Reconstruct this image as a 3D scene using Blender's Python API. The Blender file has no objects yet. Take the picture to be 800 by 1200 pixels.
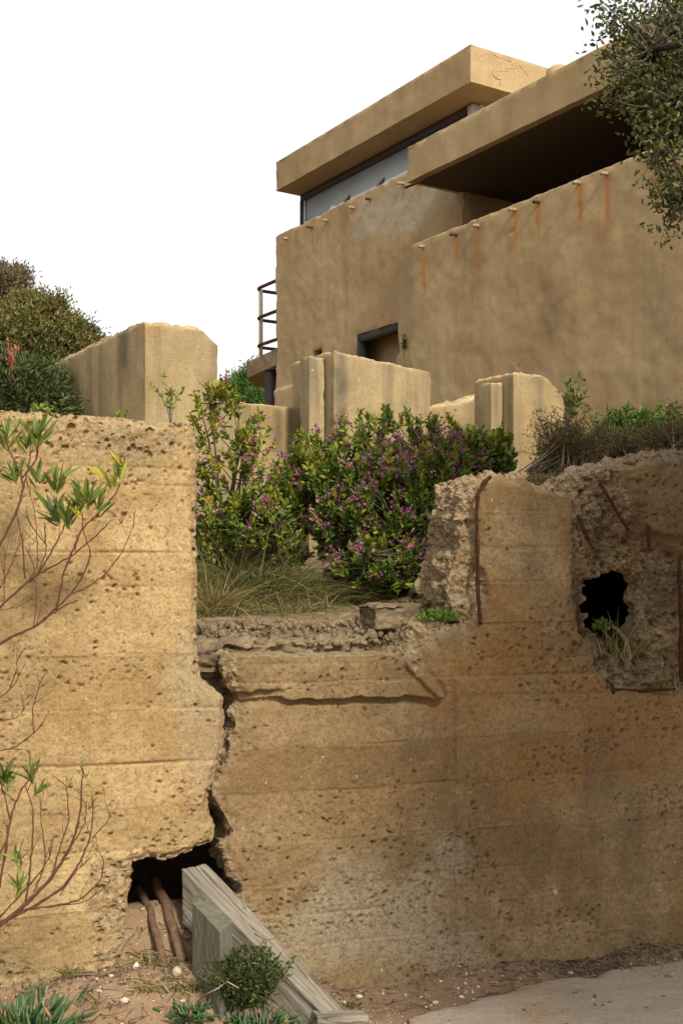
import bpy, bmesh, math, random
import numpy as np
from mathutils import Vector, Matrix

random.seed(7); rng = np.random.default_rng(11)
scene = bpy.context.scene
COL = scene.collection
R = math.radians

# ------------------------------------------------------------------ camera
EYE, F, HOR = 1.6, 1350.0, 660.0            # eye height, focal length in photo pixels, horizon row
cam = bpy.data.cameras.new('camera'); camo = bpy.data.objects.new('camera', cam); COL.objects.link(camo)
camo.location = (0, 0, EYE); camo.rotation_euler = (R(90), 0, 0)
cam.sensor_fit = 'VERTICAL'; cam.sensor_height = 36; cam.sensor_width = 24
cam.lens = 36 * F / 1200; cam.shift_y = (HOR - 600) / 1200
cam.clip_start = 0.05; cam.clip_end = 2000
scene.camera = camo
scene.render.resolution_x = 682; scene.render.resolution_y = 1024

# ------------------------------------------------------------------ sky and sun (thin bright overcast)
SUN = Vector((0.35, -0.70, 0.62)).normalized()
SKY_WHITE, SKY_NISHITA, SUN_W, SUN_ANG, EXPO = 0.64, 0.06, 4.0, 8.0, 0.36
world = bpy.data.worlds.new('World'); scene.world = world; world.use_nodes = True
wt = world.node_tree; wt.nodes.clear()
wo = wt.nodes.new('ShaderNodeOutputWorld'); add = wt.nodes.new('ShaderNodeAddShader')
b1 = wt.nodes.new('ShaderNodeBackground'); b2 = wt.nodes.new('ShaderNodeBackground')
sk = wt.nodes.new('ShaderNodeTexSky'); sk.sky_type = 'NISHITA'; sk.sun_disc = False
sk.sun_elevation = math.asin(SUN.z); sk.sun_rotation = math.atan2(SUN.x, SUN.y); sk.dust_density = 4
hs = wt.nodes.new('ShaderNodeHueSaturation'); hs.inputs['Saturation'].default_value = 0.35
wt.links.new(sk.outputs[0], hs.inputs['Color']); wt.links.new(hs.outputs[0], b1.inputs[0]); b1.inputs[1].default_value = SKY_NISHITA
b2.inputs[0].default_value = (1.0, 0.99, 0.97, 1); b2.inputs[1].default_value = SKY_WHITE     # even cloud veil
wt.links.new(b1.outputs[0], add.inputs[0]); wt.links.new(b2.outputs[0], add.inputs[1]); wt.links.new(add.outputs[0], wo.inputs[0])
sl = bpy.data.lights.new('sun', 'SUN'); sl.energy = SUN_W; sl.angle = R(SUN_ANG); sl.color = (1.0, 0.93, 0.80)
so = bpy.data.objects.new('sun', sl); COL.objects.link(so); so.location = (3, -6, 9)
so.rotation_euler = SUN.to_track_quat('Z', 'Y').to_euler()
vs = scene.view_settings; vs.view_transform = 'Standard'; vs.look = 'None'; vs.exposure = EXPO; vs.gamma = 1.0; vs.use_curve_mapping = False

# ------------------------------------------------------------------ noise
def _h(ix, iy, iz, seed):
    with np.errstate(over='ignore'):
        h = (ix.astype(np.uint32) * np.uint32(374761393) + iy.astype(np.uint32) * np.uint32(668265263)
             + iz.astype(np.uint32) * np.uint32(2147483647) + np.uint32(seed * 362437 + 977))
        h = (h ^ (h >> np.uint32(13))) * np.uint32(1274126177)
        h = (h ^ (h >> np.uint32(16))) * np.uint32(2246822519)
        h = h ^ (h >> np.uint32(15))
    return h.astype(np.float64) / 4294967295.0
def vnoise(x, y, z, seed=0):
    x, y, z = np.broadcast_arrays(np.asarray(x, float), np.asarray(y, float), np.asarray(z, float))
    fx, fy, fz = np.floor(x), np.floor(y), np.floor(z)
    ix, iy, iz = fx.astype(np.int64), fy.astype(np.int64), fz.astype(np.int64)
    def q(t): return t * t * t * (t * (t * 6 - 15) + 10)
    u, v, w = q(x - fx), q(y - fy), q(z - fz)
    r = 0
    for a in (0, 1):
        for b in (0, 1):
            for c in (0, 1):
                r = r + _h(ix + a, iy + b, iz + c, seed) * (u if a else 1 - u) * (v if b else 1 - v) * (w if c else 1 - w)
    return r * 2 - 1
def fbm(x, y, z=0.0, octv=4, seed=0, gain=0.5):
    x = np.asarray(x, float); y = np.asarray(y, float); z = np.asarray(z, float)
    r, a, t = 0, 1.0, 0
    for o in range(octv):
        r = r + a * vnoise(x * 2 ** o + 17.3 * o, y * 2 ** o - 9.1 * o, z * 2 ** o + 3.7 * o, seed + o); t += a; a *= gain
    return r / t * 1.6
def sstep(a, b, x):
    t = np.clip((np.asarray(x, float) - a) / (b - a), 0, 1); return t * t * (3 - 2 * t)
def pits(x, y, c, seed, prob, rmin=.10, rmax=.38):
    """irregular bug holes: depth in metres at (x, y); c is the cell size"""
    x = x + c * .25 * vnoise(x / c * 2.2, y / c * 2.2, 0, seed + 5); y = y + c * .25 * vnoise(x / c * 2.2, y / c * 2.2, 4.5, seed + 6)
    gx, gy = np.floor(x / c), np.floor(y / c); d = np.zeros_like(x)
    for a in (-1, 0, 1):
        for b in (-1, 0, 1):
            ix, iy = (gx + a).astype(np.int64), (gy + b).astype(np.int64); o = np.zeros_like(ix)
            px, py = (ix + _h(ix, iy, o, seed)) * c, (iy + _h(ix, iy, o + 1, seed)) * c
            r = c * (rmin + (rmax - rmin) * _h(ix, iy, o + 2, seed) ** 2); ok = _h(ix, iy, o + 3, seed) < prob
            q = 1 - ((x - px) ** 2 + (y - py) ** 2) / (r * r)
            d = np.maximum(d, np.where(ok & (q > 0), r * np.sqrt(np.maximum(q, 0)) * 2.4, 0))
    return d
def lumps(x, y, z, c, seed):
    """rubble: distance to the nearest cell point, 0..1"""
    gx, gy, gz = np.floor(x / c), np.floor(y / c), np.floor(z / c); d = np.full(np.shape(x), 9.0)
    for a in (-1, 0, 1):
        for b in (-1, 0, 1):
            for e in (-1, 0, 1):
                ix, iy, iz = (gx + a).astype(np.int64), (gy + b).astype(np.int64), (gz + e).astype(np.int64)
                px = (ix + _h(ix, iy, iz, seed)) * c; py = (iy + _h(ix, iy, iz, seed + 1)) * c; pz = (iz + _h(ix, iy, iz, seed + 2)) * c
                d = np.minimum(d, np.sqrt((x - px) ** 2 + (y - py) ** 2 + (z - pz) ** 2) / c)
    return np.clip(d, 0, 1)

# ------------------------------------------------------------------ picture geometry -> metres
def at(px, py, d): return np.array(((px - 400) / F * d, d, EYE + (HOR - py) / F * d))
TH = R(18.0); WD0 = 4.33
Wd = np.array((math.cos(TH), math.sin(TH), 0)); Wn = np.array((math.sin(TH), -math.cos(TH), 0)); W0 = np.array((0, WD0, 0.)); UP = np.array((0, 0, 1.))
def wp(px, py):                                   # photo position -> (along, up) on the front wall's plane
    k = (px - 400) / F; d = WD0 / (1 - k * math.tan(TH)); return (k * d / math.cos(TH), EYE + (HOR - py) / F * d)
def wpoly(l): return [wp(*p) for p in l]
WALL = (W0, Wd, UP, Wn)
def wall_pt(s, v, r=0): return W0 + Wd * s + UP * v - Wn * r      # r behind the wall face
Bt = np.array((.533, -.846, 0)); Bt /= np.linalg.norm(Bt); Bn = np.array((-Bt[1] * -1, 0, 0)); Bn = np.array((Bt[1], -Bt[0], 0))
BL0 = at(323, 660, 17.0); BL0[2] = 0; BR0 = at(480, 660, 13.0); BR0[2] = 0
LONGL = (BL0, Bt, UP, Bn); LONGR = (BR0, Bt, UP, Bn)
def fp(frame, px, py):                            # photo position -> (along, up) on any upright plane
    O, w, u, n = frame; k = (px - 400) / F; ray = np.array((k, 1, 0)); d = O.dot(n) / ray.dot(n); P = ray * d
    return ((P - O).dot(w), EYE + (HOR - py) / F * d)

# ------------------------------------------------------------------ objects
def link_obj(name, me, mat=None, parent=None):
    o = bpy.data.objects.new(name, me); COL.objects.link(o)
    if mat and me is not None and not me.materials: me.materials.append(mat)
    if parent is not None:
        o.parent = parent; o.matrix_parent_inverse = parent.matrix_basis.inverted()
    return o
def tag(o, label=None, cat=None, group=None, kind=None):
    if label: o['label'] = label
    if cat: o['category'] = cat
    if group: o['group'] = group
    if kind: o['kind'] = kind
    return o
def thing(name, label, cat, loc, group=None):
    e = bpy.data.objects.new(name, None); COL.objects.link(e); e.location = tuple(loc); e.empty_display_size = .1
    bpy.context.view_layer.update()
    return tag(e, label, cat, group)
def np_mesh(name, V, faces, attrs=None, smooth=False):
    """faces: list of int arrays (n, k)"""
    me = bpy.data.meshes.new(name); V = np.asarray(V, np.float32); me.vertices.add(len(V)); me.vertices.foreach_set('co', V.ravel())
    faces = [np.asarray(f, np.int32) for f in faces if len(f)]
    nl = sum(f.size for f in faces); npoly = sum(len(f) for f in faces)
    me.loops.add(nl); me.polygons.add(npoly)
    me.loops.foreach_set('vertex_index', np.concatenate([f.ravel() for f in faces]))
    st, off = [], 0
    for f in faces: st.append(off + np.arange(len(f)) * f.shape[1]); off += f.size
    me.polygons.foreach_set('loop_start', np.concatenate(st).astype(np.int32))
    if smooth: me.polygons.foreach_set('use_smooth', np.ones(npoly, bool))
    me.update(calc_edges=True); me.validate()
    for k, a in (attrs or {}).items():
        if len(a) == len(me.vertices):
            at_ = me.attributes.new(k, 'FLOAT', 'POINT'); at_.data.foreach_set('value', np.asarray(a, np.float32))
    return me
def recalc(me):
    bm = bmesh.new(); bm.from_mesh(me); bmesh.ops.recalc_face_normals(bm, faces=bm.faces); bm.to_mesh(me); bm.free(); return me

def psdf(S, V, poly):                              # signed distance to a polygon, positive inside
    P = np.asarray(poly, float); d = np.full(S.shape, 1e9); ins = np.zeros(S.shape, bool)
    for i in range(len(P)):
        a, b = P[i], P[(i + 1) % len(P)]; e = b - a; L = max(e.dot(e), 1e-12)
        t = np.clip(((S - a[0]) * e[0] + (V - a[1]) * e[1]) / L, 0, 1)
        d = np.minimum(d, (S - a[0] - t * e[0]) ** 2 + (V - a[1] - t * e[1]) ** 2)
        c = ((a[1] > V) != (b[1] > V))
        if a[1] != b[1]: ins ^= c & (S < (b[0] - a[0]) * (V - a[1]) / (b[1] - a[1]) + a[0])
    d = np.sqrt(d); return np.where(ins, d, -d)

def slab(name, frame, outer, holes, h, dispf, T, mat, parent=None, enoise=0.0, escale=30, side_rough=.01, K=4, attrf=None, seed=1, cap=True, smooth=True, Tf=None):
    """a thick wall piece with any outline: relief front face, rough broken sides going back T metres, a back"""
    O, w, u, n = frame; P = np.array(outer)
    s0, s1, v0, v1 = P[:, 0].min() - 2 * h, P[:, 0].max() + 2 * h, P[:, 1].min() - 2 * h, P[:, 1].max() + 2 * h
    ss, vv = np.arange(s0, s1, h), np.arange(v0, v1, h); S, V = np.meshgrid(ss, vv); ny, nx = S.shape
    G = psdf(S, V, outer)
    for H in holes: G = np.minimum(G, -psdf(S, V, H))
    if enoise: G = G + enoise * fbm(S * escale, V * escale, seed * 1.7, 3, seed)
    G[0, :] = G[-1, :] = -1; G[:, 0] = G[:, -1] = -1
    G = np.where(np.abs(G) < h * .02, h * .02, G)
    ins = G > 0; vid = np.full(S.shape, -1); cnt = int(ins.sum()); vid[ins] = np.arange(cnt)
    VS, VV, VG = list(S[ins]), list(V[ins]), list(G[ins])
    a, b, c, d = ins[:-1, :-1], ins[:-1, 1:], ins[1:, 1:], ins[1:, :-1]
    full = a & b & c & d; jj, ii = np.nonzero(full)
    quads = np.stack([vid[jj, ii], vid[jj, ii + 1], vid[jj + 1, ii + 1], vid[jj + 1, ii]], 1)
    mixed = (a | b | c | d) & ~full; cache = {}; polys = {3: [], 4: [], 5: [], 6: []}; bedges = []
    def cross(p, q):
        key = (p, q) if p < q else (q, p)
        if key in cache: return cache[key]
        ga, gb = G[p], G[q]; t = ga / (ga - gb); i = len(VS)
        VS.append(S[p] + (S[q] - S[p]) * t); VV.append(V[p] + (V[q] - V[p]) * t); VG.append(0.0); cache[key] = i; return i
    for j, i in zip(*np.nonzero(mixed)):
        cs = [(j, i), (j, i + 1), (j + 1, i + 1), (j + 1, i)]; poly = []; ex = None; seq = []
        for k in range(4):
            p, q = cs[k], cs[(k + 1) % 4]
            if ins[p]: poly.append(vid[p]); 
            if ins[p] != ins[q]:
                x = cross(p, q); poly.append(x); seq.append((ins[p], x))
        if len(poly) in polys: polys[len(poly)].append(poly)
        for k in range(len(seq)):
            if seq[k][0]: bedges.append((seq[k][1], seq[(k + 1) % len(seq)][1]))
    VS, VV, VG = np.array(VS), np.array(VV), np.array(VG); nf = len(VS)
    D = dispf(VS, VV, VG) if dispf else np.zeros(nf)
    X = O + VS[:, None] * w + VV[:, None] * u + D[:, None] * n
    att = attrf(VS, VV, VG) if attrf else {}
    faces = [quads] + [np.array(v) for v in polys.values()]
    gy, gx = np.gradient(G, h); bi = np.array(sorted({q for e in bedges for q in e}))
    cs_, cv_ = VS[bi], VV[bi]; ji, ix = np.clip(((cv_ - v0) / h).round().astype(int), 0, ny - 1), np.clip(((cs_ - s0) / h).round().astype(int), 0, nx - 1)
    gs, gv = gx[ji, ix], gy[ji, ix]; gl = np.maximum(np.hypot(gs, gv), 1e-6); gs, gv = gs / gl, gv / gl
    rem = np.full(nf, -1); rem[bi] = np.arange(len(bi)); layers = [bi]; allX = [X]; base = nf; av = {k: [v] for k, v in att.items()}
    TT = Tf(cs_, cv_) if Tf else T
    for k in range(1, K + 1):
        dp = D[bi] * (1 - k / K) - TT * (k / K) ** 1.25
        off = (side_rough(cs_, cv_) if callable(side_rough) else side_rough) * min(1, k / 2) * (fbm(cs_ * 22, cv_ * 22, dp * 22, 4, seed + 3, .65) - .25)
        Y = O + (cs_ - gs * off * -1)[:, None] * w + (cv_ - gv * off * -1)[:, None] * u + dp[:, None] * n
        allX.append(Y); layers.append(np.arange(base, base + len(bi))); base += len(bi)
        for kk in av: av[kk].append(np.full(len(bi), 1.0 if kk == 'rough' else 0.0) if kk == 'rough' else att[kk][bi])
    be = np.array([(rem[p], rem[q]) for p, q in bedges]); sides = []
    for k in range(K):
        A, B = layers[k], layers[k + 1]; sides.append(np.stack([A[be[:, 1]], A[be[:, 0]], B[be[:, 0]], B[be[:, 1]]], 1))
    me = np_mesh(name, np.concatenate(allX), faces + sides, {k: np.concatenate(v) for k, v in av.items()}, smooth)
    if 'rough' in av and name in ('wall_face', 'ochre_concrete_wall'):      # broken faces stay faceted, formed faces smooth
        ra_ = np.concatenate(av['rough']); li = np.empty(len(me.loops), np.int32); me.loops.foreach_get('vertex_index', li); ls = np.empty(len(me.polygons), np.int32); me.polygons.foreach_get('loop_start', ls)
        if len(ra_) == len(me.vertices): me.polygons.foreach_set('use_smooth', ra_[li[ls]] < .6)
    o = link_obj(name, me, mat, parent)
    if cap:
        bm = bmesh.new(); bm.from_mesh(me)
        vs_ = [bm.verts.new(tuple(O + p[0] * w + p[1] * u - (T - .002) * n)) for p in outer]
        try: bmesh.ops.triangulate(bm, faces=[bm.faces.new(vs_[::-1])])
        except Exception: pass
        bm.to_mesh(me); bm.free()
    return o

def block(name, foot, z0, z1, h, amp, mat, parent=None, topf=None, cham=0.0, chip=.0, nscale=6, seed=1, attrf=None, rough_all=0.0, smooth=True, rub=0.0):
    """an upright block over a convex outline (counter-clockwise), faces slightly uneven, top edge broken by cham metres"""
    P = np.array(foot, float); pts, nor, cor = [], [], []
    m = len(P)
    for i in range(m):
        a, b = P[i], P[(i + 1) % m]; e = b - a; L = np.hypot(*e); nn = np.array((e[1], -e[0])) / L; k = max(1, int(round(L / h)))
        ep = P[i] - P[i - 1]; pn = np.array((ep[1], -ep[0])) / np.hypot(*ep)
        for j in range(k):
            pts.append(a + e * j / k)
            if j == 0: q = nn + pn; nor.append(q / np.hypot(*q)); cor.append(1)
            else: nor.append(nn); cor.append(.35 if j in (1, k - 1) and L / k < .04 else 0)
    pts, nor, cor = np.array(pts), np.array(nor), np.array(cor); n = len(pts); nz = max(2, int(round((z1 - z0) / h)))
    zt = z1 + (topf(pts[:, 0], pts[:, 1]) if topf else 0) * np.ones(n)
    rows, ra = [], []
    for r in range(nz + 1):
        z = z0 + (zt - cham * .6 - z0) * r / nz
        d = amp * fbm(pts[:, 0] * nscale, pts[:, 1] * nscale, z * nscale, 4, seed)
        d = d - cor * chip * (.4 + np.maximum(0, fbm(pts[:, 0] * 9, pts[:, 1] * 9, z * 14, 3, seed + 7)) * 2)
        if rub:
            zz = z + 0 * pts[:, 0]; d = d + rub * (fbm(pts[:, 0] * 5, pts[:, 1] * 5, zz * 26, 4, seed + 4, .65) - .8 * lumps(pts[:, 0], pts[:, 1], zz, .035, seed + 6) - .4 * lumps(pts[:, 0], pts[:, 1], zz, .016, seed + 8))
        q = pts + nor * d[:, None]; rows.append(np.column_stack([q, z])); ra.append(np.full(n, rough_all))
    if cham:
        cen = pts.mean(0)
        for f, g in ((.25, .35), (.6, .7), (1.0, 1.0), (1.6, 1.05)):
            c = cham * (.55 + .9 * (fbm(pts[:, 0] * 7, pts[:, 1] * 7, f, 4, seed + 2) * .5 + .5))
            inw = cen - pts; inw /= np.maximum(np.hypot(inw[:, 0], inw[:, 1]), 1e-6)[:, None]
            q = pts + inw * (c * f)[:, None]
            z = zt - cham * .6 + c * .6 * g + cham * .25 * fbm(q[:, 0] * 30, q[:, 1] * 30, f * 9, 3, seed + 9)
            rows.append(np.column_stack([q, z])); ra.append(np.ones(n))
    nr = len(rows); V = np.concatenate(rows); A = np.concatenate(ra)
    c0 = np.append(pts.mean(0), z0); c1 = rows[-1].mean(0); V = np.vstack([V, c0, c1]); A = np.append(A, [rough_all, 1 if cham else rough_all])
    i = np.arange(n); j = (i + 1) % n; q = [np.stack([r * n + i, r * n + j, (r + 1) * n + j, (r + 1) * n + i], 1) for r in range(nr - 1)]
    t = [np.stack([j, i, np.full(n, nr * n)], 1), np.stack([(nr - 1) * n + i, (nr - 1) * n + j, np.full(n, nr * n + 1)], 1)]
    att = {'rough': A}
    if attrf:
        for k, v in attrf(V).items(): att[k] = v
    me = np_mesh(name, V, q + t, att, smooth)
    if smooth:
        me.set_sharp_from_angle(angle=R(50))
    return link_obj(name, me, mat, parent)

class MB:                                          # collects tubes, ribbons, boxes; builds one mesh
    def __init__(s): s.V, s.Q, s.T, s.A, s.n = [], [], [], [], 0
    def add(s, V, Q=None, T=None, a=0.0):
        V = np.asarray(V, float); s.V.append(V)
        if Q is not None and len(Q): s.Q.append(np.asarray(Q) + s.n)
        if T is not None and len(T): s.T.append(np.asarray(T) + s.n)
        s.A.append(np.broadcast_to(np.asarray(a, float), (len(V),))); s.n += len(V)
    def tube(s, pts, rad, k=6, a=0.0, cap=True):
        P = np.asarray(pts, float); m = len(P); rad = np.broadcast_to(np.asarray(rad, float), (m,))
        T = np.gradient(P, axis=0); T /= np.maximum(np.linalg.norm(T, axis=1), 1e-9)[:, None]
        ref = np.array((.31, .17, .93)) if abs(T[0, 2]) < .8 else np.array((1, .1, .05)); N_ = np.cross(T[0], ref); N_ /= np.linalg.norm(N_); V = []
        for i in range(m):
            N_ = N_ - T[i] * N_.dot(T[i]); N_ /= max(np.linalg.norm(N_), 1e-9); B = np.cross(T[i], N_)
            an = np.arange(k) * 2 * math.pi / k; V.append(P[i] + rad[i] * (np.cos(an)[:, None] * N_ + np.sin(an)[:, None] * B))
        V = np.concatenate(V); i = np.arange(k); j = (i + 1) % k
        Q = np.concatenate([np.stack([r * k + i, r * k + j, (r + 1) * k + j, (r + 1) * k + i], 1) for r in range(m - 1)]); Tt = []
        if cap:
            V = np.vstack([V, P[0], P[-1]]); Tt = np.concatenate([np.stack([j, i, np.full(k, m * k)], 1), np.stack([(m - 1) * k + i, (m - 1) * k + j, np.full(k, m * k + 1)], 1)])
        s.add(V, Q, Tt, a)
    def build(s, name, mat, parent=None, smooth=True, local=None):
        V = np.concatenate(s.V)
        f = []
        if s.Q: f.append(np.concatenate(s.Q))
        if s.T: f.append(np.concatenate(s.T))
        return link_obj(name, np_mesh(name, V, f, {'tint': np.concatenate(s.A)}, smooth), mat, parent)

def unit(v): v = np.asarray(v, float); return v / np.maximum(np.linalg.norm(v, axis=-1, keepdims=True), 1e-9)
def leaves(C, D, L, W, tint, fold=.25, U=None, bend=.12):
    """leaf blades: C bases, D directions; returns vertices, quads, tint (6 verts, 2 quads per leaf)"""
    n = len(C); D = unit(D); r = rng.normal(size=(n, 3)) if U is None else U
    S_ = unit(np.cross(D, r)); N_ = np.cross(S_, D); L = np.broadcast_to(L, (n,))[:, None]; W = np.broadcast_to(W, (n,))[:, None]
    m1, m2 = C + D * L * .35, C + D * L * .72
    v = np.stack([C, m1 + S_ * W * .5 + N_ * W * fold, m2 + S_ * W * .38 + N_ * (W * fold - L * bend * .4), C + D * L - N_ * L * bend,
                  m2 - S_ * W * .38 + N_ * (W * fold - L * bend * .4), m1 - S_ * W * .5 + N_ * W * fold], 1).reshape(-1, 3)
    i = np.arange(n)[:, None] * 6; q = np.concatenate([i + np.array([0, 1, 2, 3]), i + np.array([0, 3, 4, 5])])
    return v, q, np.repeat(np.broadcast_to(tint, (n,)), 6)
def bez(a, b, c, n=7):
    t = np.linspace(0, 1, n)[:, None]; a, b, c = map(np.asarray, (a, b, c)); return (1 - t) ** 2 * a + 2 * t * (1 - t) * b + t * t * c
def blades(mb, bases, dirs, L, W, droop, tint, seg=4):
    """grass blades: thin tapering bent ribbons"""
    n = len(bases); t = np.linspace(0, 1, seg + 1); D = unit(dirs); L = np.broadcast_to(L, (n,)); W = np.broadcast_to(W, (n,)); droop = np.broadcast_to(droop, (n,))
    S_ = unit(np.cross(D, rng.normal(size=(n, 3)))); hz = D * np.array((1, 1, 0)); pts = []
    for q in t:
        c = bases + D * (L * q)[:, None] + (hz * .9 - np.array((0, 0, 1.))) * (droop * L * q * q)[:, None]
        wd = (W * (1 - q) ** .7 * .5 + .0002)[:, None]; pts += [c - S_ * wd, c + S_ * wd]
    V = np.stack(pts, 1).reshape(-1, 3); k = 2 * (seg + 1); i = np.arange(n)[:, None] * k
    Q = np.concatenate([i + np.array([2 * s, 2 * s + 1, 2 * s + 3, 2 * s + 2]) for s in range(seg)])
    mb.add(V, Q, None, np.repeat(np.broadcast_to(tint, (n,)), k))

# ------------------------------------------------------------------ materials
class NT:
    def __init__(s, name):
        s.m = bpy.data.materials.new(name); s.m.use_nodes = True; s.t = s.m.node_tree; s.t.nodes.clear()
        s.out = s.n('ShaderNodeOutputMaterial'); s.b = s.n('ShaderNodeBsdfPrincipled'); s.l(s.b.outputs[0], s.out.inputs[0])
        s.pos = s.n('ShaderNodeNewGeometry').outputs['Position']
    def n(s, t): return s.t.nodes.new(t)
    def l(s, a, b): s.t.links.new(a, b)
    def map(s, sc=(1, 1, 1), src=None, rot=(0, 0, 0)):
        m = s.n('ShaderNodeMapping'); m.inputs['Scale'].default_value = sc; m.inputs['Rotation'].default_value = rot; s.l(src or s.pos, m.inputs['Vector']); return m.outputs[0]
    def noise(s, scale, det=4, rough=.55, src=None, dist=0):
        x = s.n('ShaderNodeTexNoise'); x.inputs['Scale'].default_value = scale; x.inputs['Detail'].default_value = det; x.inputs['Roughness'].default_value = rough
        x.inputs['Distortion'].default_value = dist; s.l(src or s.pos, x.inputs['Vector']); return x.outputs['Fac']
    def vor(s, scale, src=None, out='Distance', feat='F1'):
        x = s.n('ShaderNodeTexVoronoi'); x.feature = feat; x.inputs['Scale'].default_value = scale; s.l(src or s.pos, x.inputs['Vector']); return x.outputs[out]
    def ramp(s, fac, stops, interp='LINEAR'):
        r = s.n('ShaderNodeValToRGB'); e = r.color_ramp.elements; r.color_ramp.interpolation = interp
        for i, (p, c) in enumerate(stops):
            q = e[i] if i < 2 else e.new(p); q.position = p; q.color = (*c, 1) if not np.isscalar(c) else (c, c, c, 1)
        s.l(fac, r.inputs[0]); return r.outputs[0]
    def mix(s, fac, a, b, mode='MIX'):
        x = s.n('ShaderNodeMix'); x.data_type = 'RGBA'; x.blend_type = mode; x.clamp_factor = True
        for v, k in ((fac, 0), (a, 6), (b, 7)):
            if hasattr(v, 'is_output'): s.l(v, x.inputs[k])
            elif k == 0: x.inputs[0].default_value = v
            else: x.inputs[k].default_value = (*v, 1)
        return x.outputs[2]
    def math(s, op, a, b=0.0, clamp=False):
        x = s.n('ShaderNodeMath'); x.operation = op; x.use_clamp = clamp
        for i, v in enumerate((a, b)):
            if hasattr(v, 'is_output'): s.l(v, x.inputs[i])
            else: x.inputs[i].default_value = v
        return x.outputs[0]
    def attr(s, name): a = s.n('ShaderNodeAttribute'); a.attribute_name = name; return a.outputs['Fac']
    def bump(s, hgt, strength, dist=.01, prev=None):
        b = s.n('ShaderNodeBump'); b.inputs['Strength'].default_value = strength; b.inputs['Distance'].default_value = dist; s.l(hgt, b.inputs['Height'])
        if prev is not None: s.l(prev, b.inputs['Normal'])
        return b.outputs[0]
    def fin(s, col, rough=.9, nor=None, spec=.2):
        if hasattr(col, 'is_output'): s.l(col, s.b.inputs['Base Color'])
        else: s.b.inputs['Base Color'].default_value = (*col, 1)
        if hasattr(rough, 'is_output'): s.l(rough, s.b.inputs['Roughness'])
        else: s.b.inputs['Roughness'].default_value = rough
        s.b.inputs['Specular IOR Level'].default_value = spec
        if nor is not None: s.l(nor, s.b.inputs['Normal'])
        return s.m

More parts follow.
